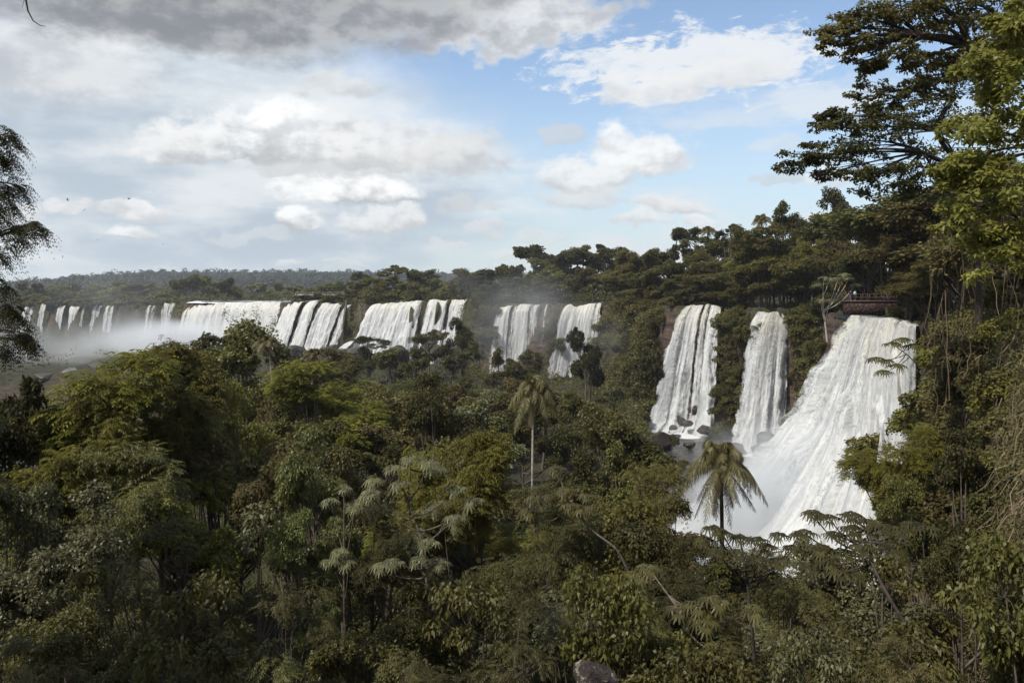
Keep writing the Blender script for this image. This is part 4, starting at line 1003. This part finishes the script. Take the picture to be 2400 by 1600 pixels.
rock(1400, 1594, 14, .36, 'grey boulder with pale lichen streaks at the bottom edge, under the bushy yellow-green tree', 1.0, RKL, 2)
for a in [(697,824,394,6,'dark rounded boulder at the foot of the stepped waterfall'),(730,832,390,4,'low brown boulder next to the dark rounded one under the stepped waterfall'),(778,818,392,4.6,'brown boulder splitting the water of the stepped waterfall'),
          (806,836,384,6,'broad brown rock beside the short slanting cascade'),(842,828,380,7,'steep brown rock on the far bank of the short slanting cascade'),(930,830,318,7.5,'big reddish-brown rock hump under the small flat-crowned tree'),(905,842,314,5,'lower shoulder of rock leaning on the big reddish-brown hump'),
          (1015,822,318,5.5,'brown rock between the umbrella tree and the white chute'),(1000,800,330,4.4,'rounded rock mound beneath the umbrella tree')]:
    rock(*a)
for a in [(1593,988,213,1.6,'black wet rock standing in the foam below the column waterfall',1.0),(1628,966,213.5,1.7,'tall narrow wet rock parting the column waterfall',1.5),(1612,994,209,1.7,'low wet rock at the edge of the foam apron below the column waterfall',.6),(1648,1006,204,1.8,'dark rock at the end of the foam apron',.7),
          (1577,1001,207,1.5,'small dark rock poking through the foam apron',.6),(1612,1042,190,1.6,'low rock breaking the dark pool',.6),(1730,1050,184,2.6,'black boulder at the foot of the speckled waterfall',.7),(1786,1058,178,2.6,'black boulder between the speckled waterfall and the spray',.8),
          (1800,1030,179,3.,'wet slab under the right edge of the speckled waterfall',.9),(1852,1178,126,2.3,'lone dark rock jutting out of the thick white spray',1.1),(1575,1120,172,2.2,'low rock by the forest edge of the dark pool',.6)]:
    rock(*a)
for i, (px, py, Y, r, lb) in enumerate([(1541,1040,190,3.8,'bush-topped dark rock on the forest side of the pool'),(1603,1096,168,2.8,'moss-covered rock veiled by spray behind the big shaggy palm')]):
    rock(px, py, Y, r, lb, .8)
    for k in range(4):
        q = P(px+rnd.uniform(-30, 30)*(1-i*.4), py-26*(1-i*.3)+rnd.uniform(-6, 6), Y-.5)
        auto(rnd.choice(['sb0','sb1','sb2']), q, 2.3-i*.6, 'olive', 'on the bush-topped pool rock' if i == 0 else 'on the spray-veiled mossy rock') if False else place(rnd.choice(['sb0','sb1','sb2']), q, 2.3-i*.6, 'olive', ['low olive bush','rounded olive bush','trailing olive bush','small olive bush'][k]+(' on the dark rock in the pool' if i == 0 else ' on the mossy rock veiled by spray'))
RKM = rock_mat('mossy_rock', (.03,.032,.012), (.085,.08,.03))
for px, y0, y1, Yr, w_, lb in ((728,716,806,437,1.2,'narrow mossy rib parting the stepped waterfall on its gorge side'),(757,714,812,431,2.,'broad mossy rib in the middle of the stepped waterfall'),(810,716,806,424,1.6,'dark mossy rib at the thin end of the stepped waterfall'),(846,714,830,412,3.4,'wide mossy buttress between the stepped waterfall and the wide split waterfall'),(966,706,800,400,1.7,'mossy rib splitting the wide waterfall above the umbrella tree'),(1024,704,780,398,1.5,'mossy rib parting the last white veil from the wide split waterfall')):
    c_ = P(px, (y0+y1)/2, Yr-3.4); hh = (y1-y0)/2*Yr/F
    o = tag(link('mossy_rock_rib', ROCKM[rnd.randrange(5)], None, c_), lb, 'rock rib'); o.scale = (w_, 3.2, hh*1.15); o.rotation_euler = (-.14, rnd.uniform(-.06, .06), rnd.uniform(-.4, .4))
    o.material_slots[0].link = 'OBJECT'; o.material_slots[0].material = RKM
for px, py, Y, r, lb in [(235,862,392,7,'dark rock mass at the near edge of the mist bank'),(255,850,398,5,'peaked dark rock in the mist bank'),(305,852,396,5,'dim rock behind the peaked one in the mist bank'),(340,838,402,6,'rounded mossy rock fading into the mist'),(372,846,400,6,'mossy rock next to the rounded one in the mist'),(405,840,404,4,'last dark rock before the white plunge mist'),(330,858,390,5,'low rock at the brink of the gorge'),(170,880,388,6,'flat dark rock shelf over the gorge'),(110,885,386,6,'flat rock shelf nearest the overhanging sprays')]:
    rock(px, py, Y, r, lb, .62)

# ================================================================== WALKWAYS, PEOPLE, BIRDS
RUST = simple_mat('rusty_red_paint', (.06,.034,.027), (.12,.066,.053), 4, .6, .2)
GREYC = simple_mat('grey_concrete', (.2,.2,.2), (.36,.36,.35), 2, .8, .3)
def wall_mat():
    m, nt, out = newmat('red_stone_wall')
    tc = nt.nodes.new('ShaderNodeTexCoord')
    br = nt.nodes.new('ShaderNodeTexVoronoi'); br.inputs['Scale'].default_value = 2.4; nt.links.new(tc.outputs['Object'], br.inputs['Vector'])
    n = noise(tc.outputs['Object'], 3, 5, .6); d = E(br.outputs['Distance'])
    p = principled(nt, .85, .2); setin(nt, p.inputs['Base Color'], mixc(ss(d, .25, .6), mixc(n, (.045,.024,.021), (.085,.046,.038)), (.02,.012,.011)))
    bump(nt, p, n-d, .7, .1); nt.links.new(p.outputs[0], out.inputs['Surface']); return m
WALL = wall_mat()
def walkway(label, a, b, h=1.1, width=1.6, posts=8, mat=RUST, wall=None, thick=.22, rails=(1., .5)):
    a = np.array(a); b = np.array(b); L = np.linalg.norm((b-a)[:2]); ang = math.atan2(b[1]-a[1], b[0]-a[0])
    root = thing('walkway', label, 'walkway', a); root.rotation_euler = (0, 0, ang)
    def part(nm, lo, hi, m, par=root):
        g = Geo(); g.box(lo, hi); return link(nm, g.mesh(nm, m), par)
    part('deck', (0, 0, -thick), (L, width, 0), mat)
    for yy in (0.04, width-.06):
        rl = None
        for rz in rails:
            g = Geo(); g.tube([[0, yy, h*rz], [L, yy, h*rz]], .045, 6); r_ = link('rail', g.mesh('rail', mat), root)
        for i in range(posts+1):
            x = min(max(i*L/posts, .05), L-.05); g = Geo(); g.box((x-.04, yy-.035, .002), (x+.04, yy+.035, h*.99)); link('post', g.mesh('post', mat), root)
    if wall: part('support_wall', (.3, .15, -wall), (L, width-.2, -thick-.003), WALL)
    return root
q0 = P(1975, 704, 136); q1 = P(2103, 702, 134)
q1[2] = q0[2]
walkway('rusty red railed walkway on a dark stone wall behind the lip of the largest waterfall', q0, q1, 1.1, 1.8, 8, RUST, 2.5)
q0 = P(1278, 686, 343); q1 = P(1330, 686, 342); q1[2] = q0[2]
walkway('thin red footbridge among the trees in the mist above the narrow falling streams', q0, q1, 1.1, 1.6, 6)
q0 = P(692, 690, 482); q1 = P(806, 695, 470); q1[2] = q0[2] = CAMZ-9*480/F+1.2
walkway('grey visitor platform with railings above the stepped waterfall', q0, q1, 1.15, 2.4, 12, GREYC, None, .9)

SKIN = simple_mat('skin', (.3,.18,.12), (.42,.27,.2), 5, .6, 0)
HAIR = simple_mat('hair', (.02,.015,.01), (.07,.05,.035), 9, .6, 0)
def cloth(n, c): return simple_mat(n, tuple(v*.85 for v in c), c, 4, .85, .1)
CL = {'white':cloth('cloth_white', (.75,.77,.78)), 'teal':cloth('cloth_pale_teal', (.42,.66,.68)), 'dark':cloth('cloth_dark', (.03,.032,.04)), 'blue':cloth('cloth_blue', (.06,.12,.24)), 'jeans':cloth('cloth_denim', (.1,.15,.24)), 'red':cloth('cloth_red', (.42,.06,.06)), 'khaki':cloth('cloth_khaki', (.25,.2,.12)), 'orange':cloth('cloth_orange', (.5,.2,.08))}
def lathe_tube(pts, rx, ry, sides=12):
    pts = np.array(pts, float); a = np.linspace(0, 2*np.pi, sides, endpoint=False)
    return pts[:, None]+np.stack([np.cos(a)[None]*np.array(rx)[:, None], np.sin(a)[None]*np.array(ry)[:, None], 0*a[None]+0*np.array(rx)[:, None]], -1)
def body_mesh():
    bm_v = [(0,0,.92),(0,0,1.12),(0,.0,1.36),(0,0,1.5),(0,-.01,1.6),(0,-.02,1.72),
            (.1,0,.88),(.11,-.01,.48),(.11,.02,.08),(.11,-.13,.03),(-.1,0,.88),(-.11,.01,.48),(-.11,.03,.08),(-.11,-.12,.03),
            (.19,0,1.4),(.25,.03,1.12),(.2,-.16,.98),(.17,-.24,.99),(-.19,0,1.4),(-.25,.03,1.12),(-.2,-.16,.98),(-.17,-.24,.99)]
    ed = [(0,1),(1,2),(2,3),(3,4),(4,5),(0,6),(6,7),(7,8),(8,9),(0,10),(10,11),(11,12),(12,13),(2,14),(14,15),(15,16),(16,17),(2,18),(18,19),(19,20),(20,21)]
    rd = [.15,.13,.16,.06,.075,.085,.085,.06,.042,.035,.085,.06,.042,.035,.055,.042,.034,.026,.055,.042,.034,.026]
    me = bpy.data.meshes.new('person'); me.from_pydata(bm_v, ed, [])
    o = bpy.data.objects.new('person', me); C.objects.link(o)
    md = o.modifiers.new('s', 'SKIN'); o.modifiers.new('d', 'SUBSURF').levels = 1
    for i, r_ in enumerate(rd): me.skin_vertices[0].data[i].radius = (r_, r_*.8)
    me.skin_vertices[0].data[0].use_root = True
    dg = bpy.context.evaluated_depsgraph_get(); m2 = bpy.data.meshes.new_from_object(o.evaluated_get(dg)); m2.name = 'person'
    bpy.data.objects.remove(o); m2.materials.clear(); m2.materials.append(SKIN)
    for p_ in m2.polygons: p_.use_smooth = True
    return m2
BODY = body_mesh()
def cloth_part(zlo, zhi, grow, mat, nm):
    v = np.array([x.co for x in BODY.vertices]); n = np.array([x.normal for x in BODY.vertices])
    f = [tuple(p_.vertices) for p_ in BODY.polygons if all(zlo <= v[i, 2] <= zhi for i in p_.vertices)]
    us = sorted({i for q_ in f for i in q_}); ix = {k: j for j, k in enumerate(us)}
    f = [tuple(ix[i] for i in q_) for q_ in f]; v = v[us]; n = n[us]
    me = bpy.data.meshes.new(nm); me.from_pydata((v+n*grow).tolist(), [], f); me.materials.append(mat)
    for p_ in me.polygons: p_.use_smooth = True
    return me
CM = {}
def person(pos, label, top, low, yaw=0, hair=True, group=None, s=1.):
    o = tag(link('person', BODY, None, pos), label, 'person', group); o.rotation_euler = (0, 0, yaw); o.scale = (s, s, s)
    for nm, zl, zh, c in (('shirt', 1.0, 1.5, top), ('trousers', .1, 1.02, low)):
        k = (nm, c)
        if k not in CM: CM[k] = cloth_part(zl, zh, .022 if nm == 'shirt' else .016, CL[c], nm)
        link(nm, CM[k], o)
    if 'hair' not in CM: CM['hair'] = cloth_part(1.69, 2., .02, HAIR, 'hair')
    link('hair', CM['hair'], o)
q = P(2007, 704, 135.9); person(q+[0, .5, 0], 'person in an open pale teal shirt leaning over the rusty red railing', 'teal', 'dark', .2)
q = P(1998, 704, 136.4); person(q+[0, .6, 0], 'person in dark clothes and a grey hat next to the pale teal shirt', 'dark', 'jeans', .6)
q = P(2088, 703, 135.3); person(q+[0, 1.1, 0], 'person in blue standing alone at the far end of the rusty red railing', 'blue', 'jeans', 2.6)
q = P(1308.5, 686, 342.6); person(q+[0, .6, 0], 'person in white standing on the thin red footbridge', 'white', 'blue', 0)
q = P(1316.5, 686, 342.5); person(q+[0, .7, 0], 'person in a pale top bending beside the person in white on the red footbridge', 'white', 'dark', 1)
q = P(1386.5, 678, 341); person(q, 'lone person in white among the trees away from the red footbridge', 'white', 'white', 0)
zpl = CAMZ-9*480/F+1.2
for px, c, l, lb in [(697,'white','khaki','person in white at the open end of the grey visitor platform'),(702,'dark','jeans','person in dark clothes second from the open end of the grey platform'),(706,'khaki','dark','person in khaki third from the open end of the grey platform'),(728,'red','jeans','person in red standing mid platform before the trees'),(733,'white','jeans','person in white right beside the one in red on the grey platform'),(770,'orange','dark','person in orange on the wooded half of the grey platform'),(775,'white','dark','person in white beside the one in orange on the grey platform'),(800,'blue','khaki','person in blue at the wooded end of the grey platform')]:
    t = (px-692)/114; Y = 482-12*t+1.1
    person(((px-1200)/F*Y, Y, zpl), lb, c, l, rnd.random()*3)
FEATH = simple_mat('black_feathers', (.01,.01,.011), (.03,.03,.032), 20, .7, 0)
def bird_part(sgn):
    g = Geo(); pts = [(0,.12,0),(.25,.16,.07),(.55,.06,.1),(.85,-.1,.04)]; bk_ = [(0,-.12,0),(.25,-.1,.06),(.55,-.12,.09),(.86,-.15,.04)]
    V = np.array([[np.array(p_)*[sgn,1,1] for p_ in pts], [np.array(p_)*[sgn,1,1]+[0,.0,.015] for p_ in bk_]]); g.grid(V); V2 = V-[0, 0, .012]; g.grid(V2[::-1]); return g.mesh('wing', FEATH)
WING = [bird_part(1), bird_part(-1)]
g = Geo(); V = lathe_tube([(0,0,z) for z in (-.5,-.3,-.1,.15,.3,.38,.45)], [.1,.04,.1,.11,.05,.06,.005], [.02,.03,.08,.1,.05,.06,.005], 8); V = V[..., [0, 2, 1]]; g.grid(V, True); BB = g.mesh('bird', FEATH, True)
for px, py, Y, yaw, roll, lb in [(158,468,250,1.9,.7,'small dark bird gliding nearest the overhanging sprays'),(197,493,240,.6,-.8,'small dark bird banking below the one nearest the sprays'),(302,466,260,2.6,.5,'small dark bird level with the bright low cloud'),(360,450,260,.2,-.3,'highest small dark bird in the pale sky'),(228,562,420,1.5,.1,'faint tiny bird far over the gorge, below the banking bird'),(110,579,420,1.2,.1,'faint tiny bird beside the tip of the longest hanging spray'),(147,600,420,1.7,.0,'lowest faint tiny bird over the gorge'),(381,571,430,1.4,.1,'faint tiny bird above the forested ridge')]:
    o = tag(link('bird', BB, None, P(px, py, Y)), lb, 'bird', 'birds circling over the gorge'); o.rotation_euler = (.2, roll, yaw)
    for w_ in WING: link('wing', w_, o)

# ================================================================== MIST AND AIR
def mist(cen, rx, ry, rz, dens, scale=.05, seed=0., fall=1.4, thr=.35, yaw=0, cam_col=(.93,.95,.97), step=None):
    u = np.linspace(0, 2*np.pi, 33)[:-1]; v = np.linspace(-np.pi/2, np.pi/2, 17)
    U, V_ = np.meshgrid(u, v); D = np.stack([np.cos(V_)*np.cos(U), np.cos(V_)*np.sin(U), np.sin(V_)], -1)
    g = Geo(); g.grid(D, True)
    m, nt, out = newmat('mist'); 
    tc = nt.nodes.new('ShaderNodeTexCoord'); geo = nt.nodes.new('ShaderNodeNewGeometry')
    x, y, z = sep(tc.outputs['Object']); r2 = E.m('SQRT', x*x+y*y+z*z)
    px_, py_, pz_ = sep(geo.outputs['Position'])
    n = noise(comb(px_*scale, py_*scale, pz_*scale*1.1+seed), 1., 3, .55, .4)
    d = ss(r2, 1., .15)*ss(n-r2*.12, thr-.1, thr+.28)*dens
    vs = nt.nodes.new('ShaderNodeVolumePrincipled'); vs.inputs['Color'].default_value = (*cam_col, 1); vs.inputs['Anisotropy'].default_value = .25
    nt.links.new(d.s, vs.inputs['Density'])
    nt.links.new(vs.outputs[0], out.inputs['Volume'])
    o = link('mist', g.mesh('mist', m), None, cen, kind='stuff'); o.scale = (rx, ry, rz); o.rotation_euler = (0, 0, yaw)
    return o
MISTS = True
if MISTS:
    mist(P(205, 815, 462), 90, 78, 27, .022, .03, 1., thr=.40)
    mist(P(400, 800, 478), 44, 36, 17, .16, .04, 2., thr=.34)
    mist(P(260, 690, 600), 90, 70, 26, .0035, .014, 3., thr=.42)
    mist(P(1215, 760, 312), 34, 16, 24, .03, .035, 4., thr=.36)
    mist(P(1180, 670, 322), 40, 14, 20, .014, .03, 5., thr=.40)
    mist(P(1400, 800, 270), 30, 26, 14, .006, .03, 6., thr=.40)
    mist(P(1805, 1210, 117), 20, 12, 10, .7, .10, 7., thr=.33)
    mist(P(1830, 1100, 121), 15, 12, 11, .2, .09, 8., thr=.38)
    mist(P(1660, 1010, 200), 17, 12, 5, .03, .07, 9., thr=.36)
    mist(P(960, 830, 380), 60, 18, 12, .02, .03, 10., thr=.38)
g = Geo(); g.box((-2600, -150, -66), (2600, 3600, 190))
m, nt, out = newmat('haze'); vs = nt.nodes.new('ShaderNodeVolumePrincipled'); vs.inputs['Density'].default_value = .000085; vs.inputs['Color'].default_value = (.86,.92,1., 1); vs.inputs['Anisotropy'].default_value = .1
nt.links.new(vs.outputs[0], out.inputs['Volume'])
link('haze', g.mesh('haze', m), kind='stuff')
#@@END
# ================================================================== CAMERA, LIGHT, SKY
cam = bpy.data.cameras.new('camera'); co = link('camera', cam, None, (0, 0, CAMZ)); co.rotation_euler = (rad(90), 0, 0)
cam.sensor_width = 36; cam.lens = 28; cam.shift_y = -115/2400; cam.clip_end = 20000; cam.clip_start = .1
sc = bpy.context.scene; sc.camera = co
SUN = np.array([-.58, -.40, .92]); SUN /= np.linalg.norm(SUN)
el = math.asin(SUN[2]); azs = math.atan2(SUN[0], SUN[1])
sl = bpy.data.lights.new('sun', 'SUN'); sl.energy = 4.4; sl.angle = rad(.6); sl.color = (1, .95, .86)
so = link('sun', sl)
from mathutils import Vector
so.rotation_euler = Vector(-SUN).to_track_quat('-Z', 'Y').to_euler()
w = bpy.data.worlds.new('World'); sc.world = w; w.use_nodes = True
nt = w.node_tree; nt.nodes.clear(); E.nt = nt
out = nt.nodes.new('ShaderNodeOutputWorld'); bg = nt.nodes.new('ShaderNodeBackground'); 
sky = nt.nodes.new('ShaderNodeTexSky'); sky.sky_type = 'NISHITA'; sky.sun_disc = False; sky.sun_elevation = el; sky.sun_rotation = azs
sky.air_density = 1.0; sky.dust_density = .8; sky.ozone_density = 1.
STR = .1; bg.inputs['Strength'].default_value = STR
tc = nt.nodes.new('ShaderNodeTexCoord'); dx, dy, dz = sep(tc.outputs['Generated'])
AZ = E.m('ARCTAN2', dx, dy); hyp = E.m('SQRT', dx*dx+dy*dy); T = dz/E.m('MAXIMUM', hyp, .02)
base = comb(AZ, T*1.5, 0.); basef = comb(AZ*.42, T*1.5, 3.)
nA = noise(base, 9., 9, .6); nB = noise(base, 26., 7, .64, .25); nR = noise(comb(AZ+.010, T*1.5-.022, 0.), 9., 6, .58); nS = noise(basef, 7., 7, .58)
nbig = noise(basef, 3.2, 5, .55)
def L(srgb, k=1.):
    return tuple((((c/255+.055)/1.055)**2.4 if c > 10 else c/255/12.92)/STR*k/1.13 for c in srgb)
def uv(px, py):
    u = (px*S-1200)/F; v = (685-py*S)/F; a = math.atan(u); return a, v*math.cos(a)
def scl(x): 
    n = nt.nodes.new('ShaderNodeVectorMath'); n.operation = 'SCALE'; nt.links.new(x, n.inputs[0]); return n
skn = scl(sky.outputs[0]); skn.inputs['Scale'].default_value = 1.45
col = skn.outputs[0]
# pale horizon haze band in the sky itself
hz = ss(T, .3, .0)
col = mixc(hz*.75, col, L((196,212,222)))

def vm(op, a, b=None, c=None):
    n = nt.nodes.new('ShaderNodeVectorMath'); n.operation = op
    for i, x in zip(n.inputs, (a, b, c)):
        if x is None: continue
        if hasattr(x, 'is_linked'): nt.links.new(x, i)
        else: i.default_value = x
    return n.outputs['Value' if op == 'LENGTH' else 'Vector']
def noisec(vec, scale, detail):
    n = nt.nodes.new('ShaderNodeTexNoise'); nt.links.new(vec, n.inputs['Vector']); n.inputs['Scale'].default_value = scale; n.inputs['Detail'].default_value = detail; n.inputs['Roughness'].default_value = .6
    return n.outputs['Color']
VEC = vm('MULTIPLY_ADD', noisec(base, 8., 3), (.085, .055, 0), vm('ADD', comb(AZ, T, 0.), (-.0425-.018, -.0275-.013, 0)))
VEC = vm('MULTIPLY_ADD', noisec(base, 30., 5), (.036, .026, 0), VEC)
def blob(px, py, rx, ry, flat=1.):
    a, t = uv(px, py); ra = rx*S/F*math.cos(a)**2; rt = ry*S/F*math.cos(a)
    e = vm('MULTIPLY_ADD', VEC, (1/ra, 1/rt, 0), (-a/ra, -t/rt, 0))
    if flat != 1.: e = vm('MINIMUM', e, vm('MULTIPLY', e, (1, flat, 1)))
    return e, E(vm('LENGTH', e))
def dot(e, v):
    n = nt.nodes.new('ShaderNodeVectorMath'); n.operation = 'DOT_PRODUCT'; nt.links.new(e, n.inputs[0]); n.inputs[1].default_value = v
    return E(n.outputs['Value'])
def madd(a, b, c): return E.m('MULTIPLY_ADD', a, b, c)
plain = col
# high veil on the left and centre
e, q = blob(380, 330, 900, 360)
nV = (nbig-.5)*.9+(nS-.5)*.5
col = mixc(ss(q+nV, 1.12, .66, 0, .93), col, mixc(ss(nS+(nA-.5)*.35, .37, .62), L((192,204,214)), L((238,241,242))))
e, q = blob(250, 420, 1300, 210)
col = mixc(ss(madd(nS-.5, 1.2, q), 1.15, .5, 0, .8), col, mixc(ss(nS+(nA-.5)*.3, .4, .6), L((176,191,205)), L((216,222,227))))
# wispy cirrus bank
nC = noise(comb(AZ*.7+T*.9, T*1.9-AZ*.5, 7.), 30., 8, .68, .5)
nW = (nB-.5)*.8+(nA-.5)*.9+(nC-.5)*1.7
for (px, py, rx, ry, op, k) in ((1640,130,360,95,.85,1.),(1480,140,290,70,.65,1.2),(1760,110,120,90,.55,1.),(1500,190,160,50,.65,.8),(1900,230,190,80,.5,.9)):
    e, q = blob(px, py, rx, ry)
    col = mixc(ss(madd(nW, k*1.5, q), 1.0, .45, 0, op), col, L((230,234,238)))
hs = ss(madd(nA-.5, .4, nS), .5, .64)*ss(T, .3, .14)*ss(T, .0, .03)
col = mixc(hs*.85, col, L((224,228,231)))
# cumulus: px, py, rx, ry, top, base, opacity, roughness
CU = [(610,305,215,80,250,172,.8,.85),(610,258,70,45,254,205,.9,.8),(410,320,150,55,240,192,.85,.9),(880,320,210,75,236,190,.85,.9),(660,255,75,50,252,215,.75,.8),(1010,350,170,55,222,196,.7,.9),
      (780,180,110,40,226,200,.75,.7),(745,385,190,38,214,196,.6,.8),
      (790,440,165,42,252,178,.98,.7),(700,438,85,32,250,190,.9,.7),(690,500,58,28,250,188,.95,.7),(870,508,95,28,240,196,.85,.8),(930,518,40,20,236,200,.8,.7),
      (310,528,75,22,246,206,.9,.7),(340,480,75,24,246,206,.9,.7),(150,470,60,26,236,204,.85,.7),(60,490,60,32,236,204,.8,.8),(250,470,40,20,236,204,.8,.7),
      (1470,345,125,62,246,205,.95,.6),(1415,305,52,46,250,215,.85,.7),(1330,395,105,45,240,200,.85,.7),(1280,295,60,26,208,198,.6,.7),(1330,452,80,26,224,203,.7,.7),(1550,465,115,28,230,200,.85,.7),
      (1420,200,60,40,236,214,.6,.7),(1500,195,120,45,238,212,.75,.8),(1660,165,130,40,232,214,.6,.8),
      (1470,505,60,22,236,208,.8,.7),(1610,505,45,20,238,212,.7,.7),(1050,470,45,24,216,196,.6,.7),(1120,475,35,20,214,198,.6,.7),(1110,525,50,18,224,206,.6,.7),
      (1890,400,75,32,240,212,.6,.7),(1790,410,50,14,205,198,.55,.7),(1780,330,60,25,228,214,.4,.8),
      (680,605,42,10,240,215,.8,.6),(800,600,60,9,222,212,.6,.6),(1030,566,50,10,226,212,.6,.6),(500,535,50,14,218,207,.5,.7),(600,535,60,12,222,208,.5,.7),(1240,545,60,14,222,208,.6,.7),(1150,580,40,9,228,214,.6,.6)]
nD = (nA-.5)*2.1+(nB-.5)*1.25; nL = (nB-.5)*.7+(nA-nR)*3.2
for px, py, rx, ry, ct, cb, op, k in CU:
    e, q = blob(px, py+ry*.35, rx*1.12, ry*1.35, 1.9)
    m = ss(madd(nD, k, q), 1.03, .6, 0, op)
    lt = ss(dot(e, (-.1, .5, 0))+nL, -.5, .4)
    col = mixc(m, col, mixc(lt, L((cb-3, cb, cb+3)), L((ct, ct+1, ct+1))))
e, q = blob(1180, 30, 270, 120)
col = mixc(ss(q+nL*.7, 1.05, .6, 0, .92), col, mixc(ss(madd(nB-.5, .5, nA), .36, .62), L((190,193,198)), L((232,233,234))))
nK = (nA-.5)*1.0+(nbig-.5)*.6; nM = madd(nbig-.5, .7, nA)+(nA-nR)*.8
for px, py, rx, ry, op, c in ((120,150,330,110,.6,188),(560,20,760,120,.93,162),(450,60,420,85,.8,140),(620,-20,700,95,.85,146),(1000,30,260,60,.6,160)):
    e, q = blob(px, py, rx, ry)
    col = mixc(ss(q+nK, 1.1, .45, 0, op), col, mixc(ss(nM, .34, .66), L((c-10, c-7, c)), L((c+26, c+28, c+30))))
# the rest of the sky dome: broken cloud from one noise
E.nt = nt
far = mixc(ss(noise(comb(dx/(E.m('ABSOLUTE', dz)+.25), dy/(E.m('ABSOLUTE', dz)+.25), 1.), 1.3, 4, .55), .38, .55, 0, .93), plain, L((216,213,207)))
bg2 = nt.nodes.new('ShaderNodeBackground'); bg2.inputs['Strength'].default_value = STR; nt.links.new(far, bg2.inputs['Color'])
mk = ss(E.m('ABSOLUTE', AZ), .95, .75)*ss(T, .62, .5)*ss(T, -.03, -.01)
mxs = nt.nodes.new('ShaderNodeMixShader'); nt.links.new(mk.s, mxs.inputs[0])
nt.links.new(bg2.outputs[0], mxs.inputs[1]); nt.links.new(bg.outputs[0], mxs.inputs[2]); nt.links.new(mxs.outputs[0], out.inputs[0])
nt.links.new(col, bg.inputs['Color'])
sc.view_settings.view_transform = 'Standard'; sc.view_settings.look = 'None'; sc.view_settings.exposure = .3; sc.view_settings.gamma = 1
cy = sc.cycles
cy.max_bounces = 6; cy.diffuse_bounces = 3; cy.glossy_bounces = 2; cy.transmission_bounces = 3; cy.volume_bounces = 3; cy.transparent_max_bounces = 24
w.cycles.sampling_method = 'MANUAL'; w.cycles.sample_map_resolution = 512
cy.use_adaptive_sampling = True; cy.adaptive_threshold = .015; cy.use_denoising = True; cy.denoiser = 'OPENIMAGEDENOISE'; cy.denoising_input_passes = 'RGB_ALBEDO_NORMAL'; cy.denoising_prefilter = 'ACCURATE'
cy.sample_clamp_indirect = 4
